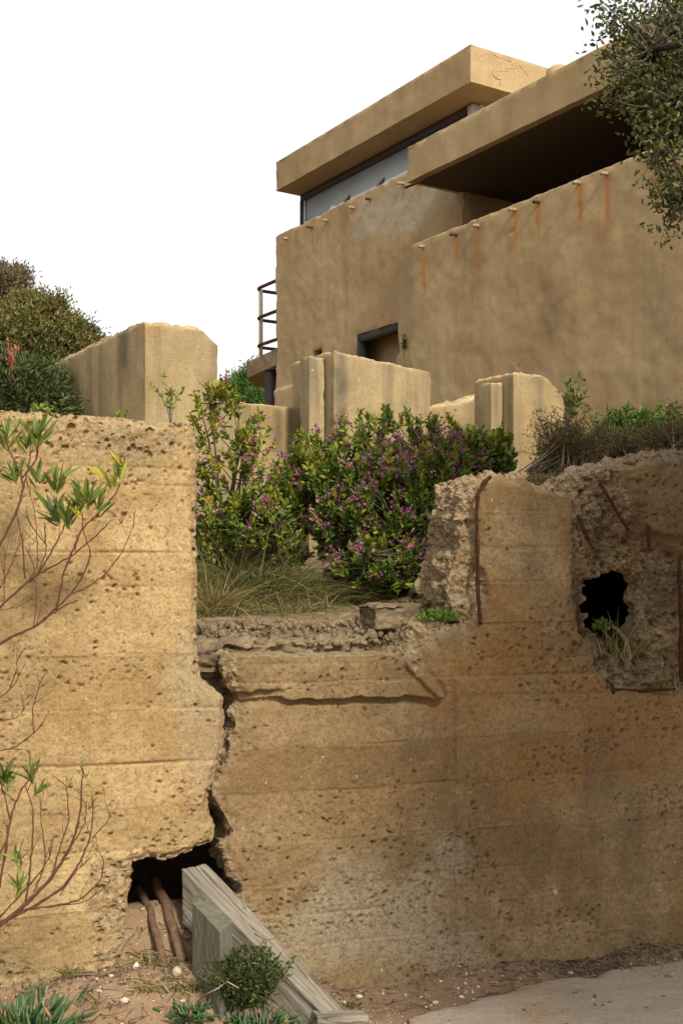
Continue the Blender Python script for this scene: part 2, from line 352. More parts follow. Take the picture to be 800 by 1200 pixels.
def concrete(name, c1, c2, c3, stain, rub1, rub2, speck=.5, streak=.5, bands=0.0, bump=.5, ms=1.0, grit=1.0):
    """weathered board-marked concrete; attributes: rough (broken face), rust, grey (cement patch), ochre (iron staining), moss"""
    k = NT(name); P = k.pos
    big = k.noise(1.1 * ms, 5, .6); med = k.noise(4.5 * ms, 6, .62, dist=.4); fine = k.noise(38 * ms, 5, .7); grain = k.noise(160, 3, .7)
    col = k.ramp(big, [(.32, c1), (.5, c2), (.68, c3)])
    col = k.mix(k.ramp(med, [(.36, 0.0), (.62, .9 * min(1, grit + .12))]), col, c3); col = k.mix(k.ramp(k.noise(11 * ms, 5, .7, dist=.6), [(.52, 0.0), (.72, .55 * grit)]), col, tuple(min(.7, x * 1.18) for x in c1))
    # run-down streaks, stretched along z
    st = k.noise(1.0, 5, .6, k.map((7 * ms, 7 * ms, .55 * ms)))
    col = k.mix(k.math('MULTIPLY', k.ramp(st, [(.5, 0.0), (.75, 1.0)]), streak), col, stain)
    if bands:                                        # boards: each pour layer takes its own tone
        tn = k.attr('tone'); col = k.mix(k.math('MULTIPLY', k.ramp(tn, [(.5, 0.0), (.9, 1.0)]), bands), col, c1); col = k.mix(k.math('MULTIPLY', k.ramp(tn, [(.1, 1.0), (.45, 0.0)]), bands), col, tuple(x * .82 for x in c3))
    col = k.mix(k.attr('grey'), col, k.mix(fine, (.27, .222, .152), (.41, .35, .245)))
    col = k.mix(k.math('MULTIPLY', k.attr('ochre'), k.ramp(med, [(.3, .25), (.62, 1.0)])), col, (.28, .135, .042))
    rub = k.mix(k.noise(22, 5, .65), rub1, rub2)
    agg = k.vor(55, out='Color'); sep = k.n('ShaderNodeSeparateColor'); k.l(agg, sep.inputs[0])
    aggc = k.ramp(sep.outputs[0], [(0.0, (.05, .04, .03)), (.10, (.22, .10, .05)), (.22, (.33, .22, .11)), (.5, (.44, .33, .18)), (.8, (.5, .42, .28)), (1.0, (.22, .2, .17))])
    rub = k.mix(.42, rub, aggc); rmask = k.attr('rough'); col = k.mix(rmask, col, rub)
    # stones showing in the skin, irregular in size and outline
    dens = k.noise(2.6, 3, .6); wob = k.n('ShaderNodeTexNoise'); wob.inputs['Scale'].default_value = 90; wob.inputs['Detail'].default_value = 2; k.l(P, wob.inputs['Vector'])
    wv = k.n('ShaderNodeVectorMath'); wv.operation = 'MULTIPLY_ADD'; k.l(wob.outputs['Color'], wv.inputs[0]); wv.inputs[1].default_value = (.022, .022, .022); k.l(P, wv.inputs[2])
    for sc_, rad_, den_, amt in ((30, .28, .20, .9), (72, .34, .42, .75)):
        vn = k.n('ShaderNodeTexVoronoi'); vn.inputs['Scale'].default_value = sc_; k.l(wv.outputs[0], vn.inputs['Vector']); s2 = k.n('ShaderNodeSeparateColor'); k.l(vn.outputs['Color'], s2.inputs[0])
        lim = k.math('MULTIPLY', k.math('POWER', s2.outputs[2], 1.6), rad_); inside = k.math('LESS_THAN', vn.outputs['Distance'], lim)
        sel = k.math('MULTIPLY', inside, k.math('GREATER_THAN', k.math('ADD', s2.outputs[1], k.math('MULTIPLY', k.math('SUBTRACT', dens, .5), 1.3)), 1.0 - den_ * speck))
        stone = k.ramp(s2.outputs[0], [(0.0, (.06, .04, .03)), (.3, (.15, .08, .04)), (.55, (.30, .15, .06)), (.72, (.18, .15, .12)), (.84, (.52, .44, .30))], 'CONSTANT')
        col = k.mix(k.math('MULTIPLY', sel, amt), col, stone)
    col = k.mix(k.ramp(k.noise(95, 3, .75), [(.38, .55 * grit), (.50, 0.0)]), col, tuple(x * .45 for x in c3))
    col = k.mix(k.ramp(fine, [(.28, .55 * grit), (.52, 0.0)]), col, tuple(x * .5 for x in c3))
    col = k.mix(k.ramp(grain, [(.55, 0.0), (.8, .28 * grit)]), col, tuple(min(.75, x * 1.5) for x in c1))
    col = k.mix(k.attr('rust'), col, k.mix(k.noise(14, 4, .7), (.22, .075, .02), (.48, .23, .075)))
    col = k.mix(k.math('MULTIPLY', k.attr('moss_shade'), k.ramp(med, [(.3, .2), (.6, 1.0)])), col, (.085, .07, .05))
    nb = k.bump(k.noise(60, 7, .8), bump, .012); nb = k.bump(k.noise(230, 4, .75), bump * .8, .005, nb)
    return k.fin(col, .93, nb, .15)

CON_FRONT_L = concrete('concrete_ochre', (.51, .375, .19), (.44, .31, .145), (.32, .21, .09), (.20, .14, .078), (.38, .265, .13), (.22, .145, .072), speck=1.0, streak=.25, bands=.26, bump=.7)
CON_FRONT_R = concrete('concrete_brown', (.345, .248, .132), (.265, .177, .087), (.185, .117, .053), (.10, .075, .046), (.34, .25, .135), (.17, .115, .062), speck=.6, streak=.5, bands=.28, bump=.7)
CON_BLDG = concrete('concrete_tan', (.41, .305, .168), (.365, .264, .14), (.30, .21, .104), (.20, .147, .083), (.36, .26, .14), (.22, .15, .075), speck=.12, streak=.4, bump=.25, ms=.7, grit=.45)
CON_PILLAR = concrete('concrete_pale', (.385, .295, .16), (.33, .25, .13), (.255, .19, .095), (.135, .105, .068), (.46, .35, .19), (.30, .215, .105), speck=.45, streak=.85, bump=.35, grit=.6)
CON_RUBBLE = concrete('concrete_broken', (.36, .28, .165), (.30, .225, .13), (.22, .155, .09), (.11, .085, .06), (.34, .25, .15), (.18, .125, .07), speck=1.0, streak=.2, bump=1.0)

def foliage(name, stops, transl=.3, rough=.55, spec=.3):
    k = NT(name); c = k.ramp(k.attr('tint'), stops)
    c = k.mix(k.ramp(k.noise(9, 2), [(.35, 0.0), (.7, .35)]), c, stops[0][1])
    k.fin(c, rough, None, spec)
    tr = k.n('ShaderNodeBsdfTranslucent'); k.l(c, tr.inputs[0]); mx = k.n('ShaderNodeMixShader'); mx.inputs[0].default_value = transl
    k.l(k.b.outputs[0], mx.inputs[1]); k.l(tr.outputs[0], mx.inputs[2]); k.l(mx.outputs[0], k.out.inputs[0]); return k.m
LEAF_POLY = foliage('leaf_milkwort', [(0.0, (.026, .050, .009)), (.45, (.125, .185, .020)), (.8, (.31, .32, .035)), (1.0, (.40, .20, .03))])
PETAL = foliage('petal_purple', [(0.0, (.13, .02, .07)), (.6, (.31, .065, .18)), (.85, (.44, .18, .31)), (1.0, (.72, .56, .62))], .25)
LEAF_OLIVE = foliage('leaf_olive', [(0.0, (.035, .042, .012)), (.5, (.105, .10, .026)), (1.0, (.20, .17, .045))], .25)
LEAF_BROWN = foliage('leaf_dusty_brown', [(0.0, (.06, .045, .025)), (.5, (.14, .10, .05)), (1.0, (.22, .17, .085))], .2)
LEAF_DARK = foliage('leaf_dark_green', [(0.0, (.020, .034, .010)), (.5, (.06, .082, .020)), (1.0, (.13, .14, .04))], .25)
LEAF_TREE = foliage('leaf_tree_green', [(0.0, (.024, .032, .008)), (.5, (.068, .080, .016)), (1.0, (.19, .18, .045))], .28, .42, .4)
LEAF_BRIGHT = foliage('leaf_fresh_green', [(0.0, (.05, .10, .018)), (.5, (.10, .19, .028)), (1.0, (.30, .32, .05))], .3)
LEAF_SUCC = foliage('leaf_succulent', [(0.0, (.022, .055, .022)), (.5, (.05, .10, .03)), (.9, (.11, .16, .05)), (1.0, (.34, .10, .05))], .1, .45, .4)
LEAF_LANCE = foliage('leaf_lance', [(0.0, (.05, .075, .022)), (.5, (.15, .20, .035)), (.8, (.34, .35, .05)), (1.0, (.66, .48, .04))], .3)
LEAF_PINK = foliage('leaf_pink_tip', [(0.0, (.45, .12, .06)), (1.0, (.60, .25, .15))], .3)
GRASS = foliage('grass_straw', [(0.0, (.035, .05, .012)), (.4, (.095, .10, .024)), (.75, (.25, .185, .065)), (1.0, (.46, .36, .18))], .25, .7)
HEATH = foliage('heath_brown', [(0.0, (.05, .05, .015)), (.4, (.125, .10, .03)), (.75, (.22, .13, .045)), (1.0, (.36, .22, .07))], .2, .8)
def bark(name, c1, c2, sc=30):
    k = NT(name); n = k.noise(sc, 5, .65); return k.fin(k.ramp(n, [(.3, c1), (.7, c2)]), .85, k.bump(n, .5, .004), .2)
STEM_GREY = bark('stem_grey', (.10, .075, .05), (.22, .17, .12)); STEM_BROWN = bark('stem_brown', (.05, .036, .024), (.13, .095, .062)); STEM_RED = bark('stem_red', (.055, .022, .015), (.135, .05, .03), 60)
BARK = bark('bark_dark', (.035, .028, .022), (.10, .08, .06)); ROOT = bark('root_brown', (.07, .04, .025), (.17, .10, .06)); DEADWOOD = bark('dead_wood', (.22, .19, .16), (.42, .38, .33))
def rusty(name, a, b, c): 
    k = NT(name); n = k.noise(60, 5, .7); return k.fin(k.ramp(n, [(.3, a), (.5, b), (.72, c)]), .95, k.bump(n, .6, .003), .08)
RUST = rusty('rusted_steel', (.020, .010, .006), (.05, .021, .010), (.12, .046, .018)); RUST_RAIL = rusty('rusted_rail', (.05, .022, .02), (.09, .04, .03), (.16, .08, .05))
PALE_METAL = rusty('pale_pipe', (.30, .22, .13), (.50, .42, .28), (.60, .54, .40)); DARKSTEEL = rusty('dark_frame', (.03, .028, .026), (.06, .055, .05), (.11, .095, .08))
PALE_PIPE = rusty('weathered_pipe', (.16, .11, .07), (.30, .22, .14), (.42, .34, .23)); PALE_FRAME = rusty('pale_window_frame', (.45, .42, .37), (.62, .59, .54), (.72, .69, .64))
def wood(name, c1, c2, c3, grain):
    k = NT(name); tc = k.n('ShaderNodeTexCoord').outputs['Object']; m = k.map((1.6, 26, 26), tc); n = k.noise(3, 7, .68, m, .6); f = k.noise(9, 4, .7, k.map((1.2, 60, 60), tc))
    cr = k.ramp(k.noise(2.1, 3, .5, k.map((1.0, 22, 22), tc), .9), [(.40, 0.0), (.435, 1.0), (.47, 0.0)])
    col = k.ramp(n, [(.28, c1), (.5, c2), (.75, c3)]); col = k.mix(k.ramp(f, [(.35, .45), (.6, 0.0)]), col, c1)
    col = k.mix(k.math('MULTIPLY', cr, grain), col, (.05, .04, .03)); col = k.mix(k.ramp(k.noise(7, 4), [(.45, 0.0), (.75, .4)]), col, c1)
    return k.fin(col, .9, k.bump(cr, -.9 * grain, .006, k.bump(n, .7, .004)), .15)
WOOD_GREY = wood('weathered_timber', (.12, .10, .076), (.235, .205, .16), (.34, .30, .24), 1.0); WOOD_GREEN = wood('treated_timber', (.09, .085, .06), (.145, .138, .098), (.21, .198, .145), .35)

def ground_mat():
    k = NT('dry_dirt'); big = k.noise(1.6, 5, .6); f = k.noise(45, 6, .72); g = k.noise(150, 4, .75)
    col = k.ramp(big, [(.3, (.19, .120, .068)), (.5, (.235, .155, .092)), (.7, (.29, .20, .122))])
    col = k.mix(k.ramp(f, [(.3, .6), (.55, 0.0)]), col, (.17, .10, .06)); col = k.mix(k.ramp(g, [(.58, 0.0), (.78, .5)]), col, (.55, .43, .30))
    far = k.n('ShaderNodeSeparateXYZ'); k.l(k.pos, far.inputs[0])
    v = k.vor(75, out='Color'); s = k.n('ShaderNodeSeparateColor'); k.l(v, s.inputs[0]); vd = k.vor(75)
    sel = k.math('MULTIPLY', k.ramp(vd, [(.2, 1.0), (.3, 0.0)]), k.math('GREATER_THAN', s.outputs[1], .80))
    col = k.mix(k.math('MULTIPLY', sel, .8), col, k.ramp(s.outputs[0], [(0.0, (.10, .06, .04)), (.4, (.45, .38, .28)), (.75, (.6, .54, .45)), (1.0, (.25, .15, .08))]))
    return k.fin(col, .95, k.bump(k.vor(75), -.35, .006, k.bump(f, .9, .012)), .1)
DIRT = ground_mat()
def soil_mat():
    k = NT('terrace_soil'); f = k.noise(30, 6, .7); col = k.ramp(k.noise(2, 5), [(.3, (.14, .10, .06)), (.5, (.20, .145, .085)), (.7, (.26, .20, .12))])
    col = k.mix(k.ramp(f, [(.3, .6), (.6, 0.0)]), col, (.07, .05, .03)); return k.fin(col, .95, k.bump(f, .9, .02), .1)
SOIL = soil_mat()
def pave_mat():
    k = NT('worn_pavement'); big = k.noise(1.3, 5, .6); f = k.noise(60, 5, .7); g = k.noise(190, 3, .7)
    col = k.ramp(big, [(.3, (.31, .26, .20)), (.5, (.37, .31, .24)), (.7, (.31, .235, .165))])
    col = k.mix(k.ramp(k.noise(3.5, 5, .65), [(.5, 0.0), (.68, .8)]), col, (.37, .245, .15))          # sand drifted over it
    col = k.mix(k.ramp(f, [(.3, .45), (.52, 0.0)]), col, (.20, .16, .12)); col = k.mix(k.ramp(g, [(.6, 0.0), (.8, .5)]), col, (.55, .5, .43))
    return k.fin(col, .9, k.bump(f, .8, .012, k.bump(k.noise(9, 5), .6, .03)), .2)
PAVE = pave_mat()
def glass_mat():
    k = NT('old_window_glass'); n = k.noise(2.5, 4); k.fin(k.ramp(n, [(.3, (.36, .42, .445)), (.7, (.45, .50, .52))]), k.ramp(k.noise(9, 4), [(.3, .05), (.8, .16)]), None, .5); k.b.inputs['IOR'].default_value = 2.2; return k.m
GLASS = glass_mat()
def plain(name, c, rough=.9): k = NT(name); n = k.noise(40, 4); return k.fin(k.ramp(n, [(.3, tuple(x * .8 for x in c)), (.7, c)]), rough, k.bump(n, .4, .004), .2)
CHALK = plain('scratched_paint', (.50, .385, .215)); PEBBLE = None
def pebble_mat():
    k = NT('pebble_mix'); c = k.ramp(k.attr('tint'), [(0.0, (.13, .085, .055)), (.35, (.27, .19, .12)), (.7, (.44, .36, .26)), (1.0, (.66, .62, .56))]); return k.fin(c, .9, k.bump(k.noise(120, 4), .5, .003), .2)
PEBBLE = pebble_mat(); CEIL_SHADE = plain('ceiling_shade_brown', (.075, .05, .032))
LITTER = foliage('leaf_litter', [(0.0, (.05, .03, .018)), (.5, (.13, .08, .045)), (1.0, (.32, .25, .18))], .1, .8)

# ================================================================== the setting
SL, SR = wp(-330, 600)[0], wp(1180, 600)[0]       # how far the front wall runs beyond the picture
def ground_h(s, r):
    """r: metres behind the wall face (negative: in front of it)"""
    m = .19 * sstep(.12, -.55, s) * (1 - .28 * sstep(-.9, -1.6, s))
    z = m * sstep(-.50, -.02, r) + (.13 * sstep(0, .22, r) - .28 * sstep(.26, .75, r)) * sstep(.1, -.4, s)
    z = z + .05 * sstep(-.22, 0, r) * sstep(.2, .5, s) * (.5 + .5 * fbm(s * 3, r * 3, 2.2, 2, 61))
    near = np.exp(-((r + .1) / 1.2) ** 2)
    z = z + near * (.012 * fbm(s * 7, r * 7, 0, 4, 71) + .006 * fbm(s * 40, r * 40, 0, 3, 72)) * (1 - .75 * sstep(.0, .35, s))
    return z - .012
def gpt(s, r): return wall_pt(s, float(ground_h(np.array(s), np.array(r))), r)
def grid_mesh(name, a, b, zf, mat):
    A, B = np.meshgrid(a, b); Z = zf(A, B); V = (W0 + A[..., None] * Wd - B[..., None] * Wn + Z[..., None] * UP).reshape(-1, 3); ny, nx = A.shape
    j, i = np.meshgrid(np.arange(ny - 1), np.arange(nx - 1), indexing='ij'); q = np.stack([j * nx + i, j * nx + i + 1, (j + 1) * nx + i + 1, (j + 1) * nx + i], -1).reshape(-1, 4)
    return link_obj(name, np_mesh(name, V, [q], None, True), mat)
ga = np.concatenate([-np.geomspace(900, 2.3, 24), np.linspace(-2.2, 2.4, 400), np.geomspace(2.5, 900, 24)])
gb = np.concatenate([-np.geomspace(900, 1.35, 24), np.linspace(-1.3, .75, 170), np.geomspace(.8, 900, 18)])
tag(grid_mesh('ground', ga, gb, ground_h, DIRT), 'reddish brown dirt ground in front of the wall', kind='structure')
def pgz(s, v, g): return .006 + .006 * fbm(s * 5, v * 5, 0, 4, 5) - .004 * sstep(.03, 0, g)
pv = [(s, -r) for s, r in ((.02, 1.1), (.06, .62), (.16, .36), (.45, .24), (.9, .17), (1.5, .13), (2.6, .15), (4.5, .2), (4.5, 4.0), (.3, 4.0), (.2, 2.0))]
GF = (W0 + np.array((0, 0, 0.)), Wd, -Wn, UP)
tag(slab('pavement', GF, pv, [], .02, pgz, .05, PAVE, None, .055, 5, .004, 1, cap=False), 'worn grey brown concrete pavement drifted with sand', kind='structure')

def terrace_h(s, r):
    P = W0[None, None, :] + s[..., None] * Wd - r[..., None] * Wn; y = P[..., 1]; px = P[..., 0] / np.maximum(y, .5) * F + 400
    mid = np.interp(y, [4.2, 5.0, 6, 8, 9.5, 11.5, 100], [1.16, 1.33, 1.40, 1.55, 1.9, 2.7, 2.9])
    lef = np.interp(y, [4.0, 7, 9, 11.5, 100], [2.02, 2.15, 2.4, 2.7, 2.9]); rig = np.interp(y, [4.4, 6, 8, 9.6, 11.5, 100], [1.90, 2.12, 2.45, 2.72, 2.75, 2.9])
    a = sstep(222, 130, px); b = sstep(590, 660, px); z = mid * (1 - a - b) + lef * a + rig * b
    z = z + (.035 * fbm(s * 2.2, r * 2.2, 0, 4, 31) + .012 * fbm(s * 14, r * 14, 0, 3, 33))
    out = np.minimum(sstep(SL - 3, SL, s), sstep(SR + 3, SR, s)); z = z * np.maximum(out, sstep(.2, 4, r)) - .1 * (1 - out)
    return np.where((r > 60) | (np.abs(s) > 45), -.6, z)
ta = np.concatenate([-np.geomspace(50, 3.2, 20), np.linspace(-3.1, 4.5, 200), np.geomspace(4.7, 50, 20)]); tb = np.concatenate([np.linspace(.16, 8, 150), np.geomspace(8.3, 64, 26)])
tag(grid_mesh('terrace_ground', ta, tb, terrace_h, SOIL), 'earth terrace behind the front wall', kind='structure')
def ter(x, y):
    p = np.array((x, y, 0.)) - W0; return float(terrace_h(np.array([[p.dot(Wd)]]), np.array([[-p.dot(Wn)]]))[0, 0])

# ------------------------------------------------------------------ front wall: left slab
def boards(s, v, seed, step=.148):
    """board marks: each board a little proud or back, lips at the joints"""
    vv = v + .008 * fbm(s * 1.3, v * 1.3, 0, 3, seed); lv = board_levels(seed); idx = np.searchsorted(lv, vv) - 1; lo, hi = lv[idx], lv[idx + 1]; o = np.zeros_like(idx)
    off = (_h(idx, o, o, seed) - .5) * .005; e0, e1 = vv - lo, hi - vv; e = np.minimum(e0, e1); st_ = _h(idx, o, o + 5, seed)
    lip = .004 * np.exp(-(e / .007) ** 2) * vnoise(s * 5, idx * 3.1, 0, seed + 2)
    return off + lip - (.002 + .011 * st_ ** 2) * np.exp(-(e0 / (.004 + .004 * st_)) ** 2) * sstep(-.35, .5, vnoise(s * 2.5, idx * 7.7, 1, seed + 3))
def board_levels(seed): return np.concatenate([[-9], -.5 + np.cumsum(np.random.default_rng(seed).choice([.07, .12, .14, .16, .19, .24], 26)), [9]])
def board_tone(s, v, seed):
    lv = board_levels(seed); idx = np.searchsorted(lv, v + .008 * fbm(s * 1.3, v * 1.3, 0, 3, seed)) - 1; o = np.zeros_like(idx)
    return np.clip(_h(idx, o, o + 9, seed) + .45 * fbm(s * 1.4, idx * 5.3, 0, 3, seed + 1), 0, 1)
def skin(s, v, seed, dens):
    d = .007 * fbm(s * 2.0, v * 2.0, 0, 3, seed) + .0022 * fbm(s * 16, v * 16, 0, 4, seed + 1) + .0012 * fbm(s * 60, v * 60, 0, 2, seed + 4)
    c1 = np.clip(dens * sstep(-.25, .7, fbm(s * 2.2, v * 6.5, 0, 4, seed + 9)), 0, 1)
    return d - pits(s, v, .022, seed + 20, c1 * .75, .12, .36) - pits(s, v, .05, seed + 30, c1 * .55, .05, .17) - pits(s, v, .14, seed + 40, c1 * .4, .02, .075)
def rubble(s, v, seed):
    q = lumps(s, v, .1 * fbm(s * 4, v * 4, 0, 2, seed), .042, seed); q2 = lumps(s, v, np.full_like(s, .3), .019, seed + 5)
    return .040 * fbm(s * 6, v * 6, 0, 5, seed, .6) - .018 * q ** 1.5 - .018 * q2 + .014 * fbm(s * 38, v * 38, 0, 3, seed + 2, .7) - pits(s, v, .05, seed + 9, .6, .12, .38) * .8

LP = [(SL, 2.115)] + wpoly([(0, 482), (60, 485), (120, 489), (180, 494), (222, 496), (229, 503), (229, 600), (230, 700), (230, 745), (231, 780), (237, 797), (250, 806), (261, 816), (264, 850), (261, 878),
      (252, 904), (246, 928), (243, 948), (247, 958), (252, 966), (249, 986), (236, 990), (218, 1000), (196, 1008), (172, 1004), (155, 1010), (152, 1030), (149, 1060), (144, 1100), (140, 1140), (138, 1240)]) + [(SL, -.25)]
ZL_EDGE = wpoly([(105, 1012), (160, 1008), (160, 1240), (108, 1240)]); ZL_BOT = wpoly([(-400, 1050), (20, 1052), (90, 1075), (104, 1120), (104, 1300), (-400, 1300)]); ZL_TOP = wpoly([(-400, 470), (230, 485), (230, 520), (150, 545), (60, 535), (-400, 520)])
ZL_GREY = wpoly([(205, 745), (235, 715), (240, 800), (262, 830), (266, 900), (250, 960), (225, 985), (190, 985), (205, 930), (215, 860), (200, 800)])
def lrough(s, v, g):
    n = fbm(s * 18, v * 18, 0, 3, 3) * .02
    return np.clip(np.maximum.reduce([sstep(-.012, .012, psdf(s, v, ZL_EDGE) + n), .75 * sstep(-.02, .03, psdf(s, v, ZL_BOT) + n * 2.2) * sstep(-.3, .3, fbm(s * 6, v * 7, 0, 3, 12)),
                    .85 * sstep(-.03, .05, psdf(s, v, ZL_TOP) + n * 2.5), sstep(.022, .004, g + n * .8)]), 0, 1)
def ldisp(s, v, g):
    rm = lrough(s, v, g); hard = sstep(.03, .0, g)
    d = boards(s, v, 2) + skin(s, v, 5, .8 + .2 * rm) - .005 * rm - rm * pits(s, v, .03, 77, .8, .15, .45) * .9 + rm * .006 * fbm(s * 45, v * 45, 0, 3, 15)
    return d + .02 - hard * (.016 + .02 * np.maximum(0, fbm(s * 12, v * 12, 0, 3, 44)))
def lattr(s, v, g):
    n = fbm(s * 5, v * 5, 0, 4, 51); gy = .40 * sstep(-.03, .05, psdf(s, v, ZL_GREY) + .05 * n)
    return {'tone': board_tone(s, v, 2), 'rough': .8 * lrough(s, v, g), 'grey': gy, 'ochre': .30 * sstep(.25, .9, fbm(s * 2.2, v * 3.5, 0, 3, 53)), 'moss_shade': .30 * sstep(.1, .8, fbm(s * 2.5, v * 1.2, 3, 3, 54)) * sstep(1.85, 2.05, v)}
wl = slab('ochre_concrete_wall', WALL, LP, [], .0046, ldisp, .34, CON_FRONT_L, None, .004, 28, .012, 16, lattr, 3, cap=False)
tag(wl, 'tall bright ochre concrete wall at left, its right side cracked away', 'wall')

# ------------------------------------------------------------------ front wall: right part with the lowered middle
ztop = wp(1180, 505)[1]
RP = wpoly([(270, 1240), (286, 1060), (284, 1036), (271, 1018), (266, 1001), (261, 991), (267, 984), (274, 974), (263, 954), (254, 937), (259, 914), (268, 890), (276, 870), (277, 838), (280, 816), (270, 792), (271, 771),
     (330, 769), (400, 769), (468, 767), (484, 756), (491, 744), (497, 734), (545, 731), (536, 716), (529, 690), (532, 672), (545, 641), (541, 604), (548, 575), (558, 562), (574, 556), (592, 559),
     (603, 561), (616, 556), (628, 569), (650, 570), (667, 576), (674, 566), (700, 553), (716, 545), (742, 540), (770, 533), (800, 530)]) + [(wp(880, 600)[0], 2.07), (SR, 2.10), (SR, -.25)]
HOLE = wpoly([(694, 690), (700, 680), (714, 674), (724, 664), (748, 666), (764, 680), (760, 700), (764, 720), (758, 742), (760, 776), (738, 784), (721, 762), (705, 736), (692, 714)])
LIP = wpoly([(250, 765), (472, 760), (486, 780), (505, 800), (519, 816), (508, 821), (478, 815), (400, 818), (332, 819), (322, 816), (300, 817), (284, 818), (262, 812)])
CHUNK = wpoly([(468, 762), (482, 764), (516, 805), (520, 817), (508, 818), (484, 796), (470, 775)])
ZR1 = wpoly([(515, 735), (515, 540), (572, 545), (560, 575), (554, 620), (555, 652), (568, 668), (571, 700), (562, 722), (554, 733)]); ZR2 = wpoly([(669, 540), (670, 600), (671, 700), (680, 742), (694, 775), (713, 806), (770, 812), (1000, 808), (1000, 648), (800, 648), (768, 640), (748, 628), (737, 600), (730, 560), (720, 530)])
BIGC = wpoly([(728, 520), (738, 590), (748, 622), (772, 634), (1000, 640), (1000, 480)]); ZR3 = wpoly([(480, 735), (520, 735), (500, 765), (484, 790), (468, 770)])
def rrough(s, v, g):
    n = fbm(s * 15, v * 15, 0, 4, 103) * .022
    return np.clip(np.maximum.reduce([sstep(-.012, .012, psdf(s, v, ZR1) + n), sstep(-.014, .014, psdf(s, v, ZR2) + n), sstep(-.01, .01, psdf(s, v, ZR3) + n * .6), sstep(.032, .006, g + n) * (1 - .93 * sstep(.55, .40, s) * sstep(-.42, -.36, s) * sstep(1.02, 1.08, v) * sstep(1.32, 1.27, v)) * (1 - .75 * sstep(-.25, -.32, s) * sstep(1.12, 1.06, v))]), 0, 1)
def rdisp(s, v, g):
    rm = rrough(s, v, g); n = fbm(s * 20, v * 20, 0, 3, 131) * .006
    low = sstep(1.22, 1.15, v)
    d = (boards(s, v, 8) + skin(s, v, 105, .95)) * (1 - rm)
    d = d + rm * (rubble(s, v, 120) * (.55 + .75 * sstep(.7, .95, s)) - .022)
    ll = psdf(s, v, LIP) + n; d = d + .032 * sstep(-.003, .004, ll) - .014 * np.exp(-((ll + .012) / .012) ** 2) * (ll < 0) * sstep(1.24, 1.2, v)
    un = wp(400, 806)[1]; d = d - .030 * sstep(-.004, .006, ll) * sstep(un + .006, un - .004, v + .010 * fbm(s * 30, v * 30, 0, 5, 88, .7)) * sstep(-.20, -.30, s)
    d = d + .02 * sstep(-.003, .006, psdf(s, v, CHUNK) + n) + .05 * sstep(-.01, .03, psdf(s, v, BIGC) + n * 2)
    d = d - .05 * sstep(-.03, .02, psdf(s, v, ZR2) + n) * sstep(.16, .0, np.abs(s - 1.13) * .5 + np.abs(v - 1.45) * .5)          # spalled hollow round the hole
    col = psdf(s, v, wpoly([(566, 560), (668, 560), (671, 690), (690, 775), (705, 810), (540, 812), (520, 770), (505, 733), (580, 735), (578, 668)]))
    d = d + .004 * sstep(-.004, .004, col)
    sm = wp(533, 950)[0]; d = d - .004 * np.exp(-((s - sm + .01 * fbm(v * 3, v, 0, 2, 9)) / .006) ** 2) * (v < 1.1) + .013 * sstep(sm - .003, sm + .003, s) * (v < 1.15)
    # plain skim of cement low on the left half
    return d - sstep(.035, .0, g) * (.014 + .018 * np.maximum(0, fbm(s * 12, v * 12, 0, 3, 44))) * (1 - .8 * sstep(.22, .16, s) * sstep(1.32, 1.27, v))
PATCH = wpoly([(265, 1000), (300, 960), (420, 1000), (520, 975), (545, 1010), (552, 1200), (265, 1240)])
def rattr(s, v, g):
    n = fbm(s * 4, v * 4, 0, 4, 151); och = sstep(.05, .55, fbm(s * 1.6, v * 2.2, 2, 4, 153) + .65 * sstep(.25, .9, s) - .25 - .5 * sstep(1.15, 1.35, v))  # iron stain, strengthened towards the right to paint in more shade
    moss_shade = .5 * sstep(.1, 1.1, fbm(s * 4.5, v * 1.3, 5, 5, 155, .65) + .15) * sstep(.25, .6, v) * sstep(1.3, 1.0, v); sp = wp(490, 880); moss_shade = np.maximum(moss_shade, .75 * np.exp(-((s - sp[0]) / .07) ** 2 - ((v - sp[1]) / .16) ** 2) * sstep(-.6, .6, fbm(s * 14, v * 9, 0, 3, 157)))
    sp = wp(640, 660); moss_shade = np.maximum(moss_shade, .45 * np.exp(-((s - sp[0] + .06) / .10) ** 2) * sstep(1.45, 1.6, v) * sstep(-.4, .7, fbm(s * 9, v * 3, 0, 3, 158)))
    shade_zone = np.maximum(psdf(s, v, ZR2), psdf(s, v, BIGC)); moss_shade = np.maximum(moss_shade, .62 * sstep(-.05, .12, shade_zone + .05 * n) * sstep(-.9, .5, fbm(s * 7, v * 7, 0, 4, 161)))  # shade painted as a dark tone over the broken upper right faces
    return {'tone': board_tone(s, v, 8), 'rough': rrough(s, v, g), 'grey': .62 * sstep(-.06, .06, psdf(s, v, PATCH) + .06 * n) * sstep(-.5, .4, n), 'ochre': .72 * och * (.15 + .85 * sstep(.05, .45, s)) * (1 - .6 * rrough(s, v, g)), 'moss_shade': moss_shade}
wr = thing('broken_concrete_wall', 'brown concrete wall right of the crack, broken low in the middle with a ragged hole', 'wall', wall_pt(.5, 0))
slab('wall_face', WALL, RP, [HOLE], .0046, rdisp, .34, CON_FRONT_R, wr, .004, 34, lambda s, v: np.where((s < .22) & (s > -.40) & (v > 1.1), .005, .026), 22, rattr, 7, cap=False, Tf=lambda s, v: np.where(psdf(s, v, HOLE) > -.05, .17, .34))
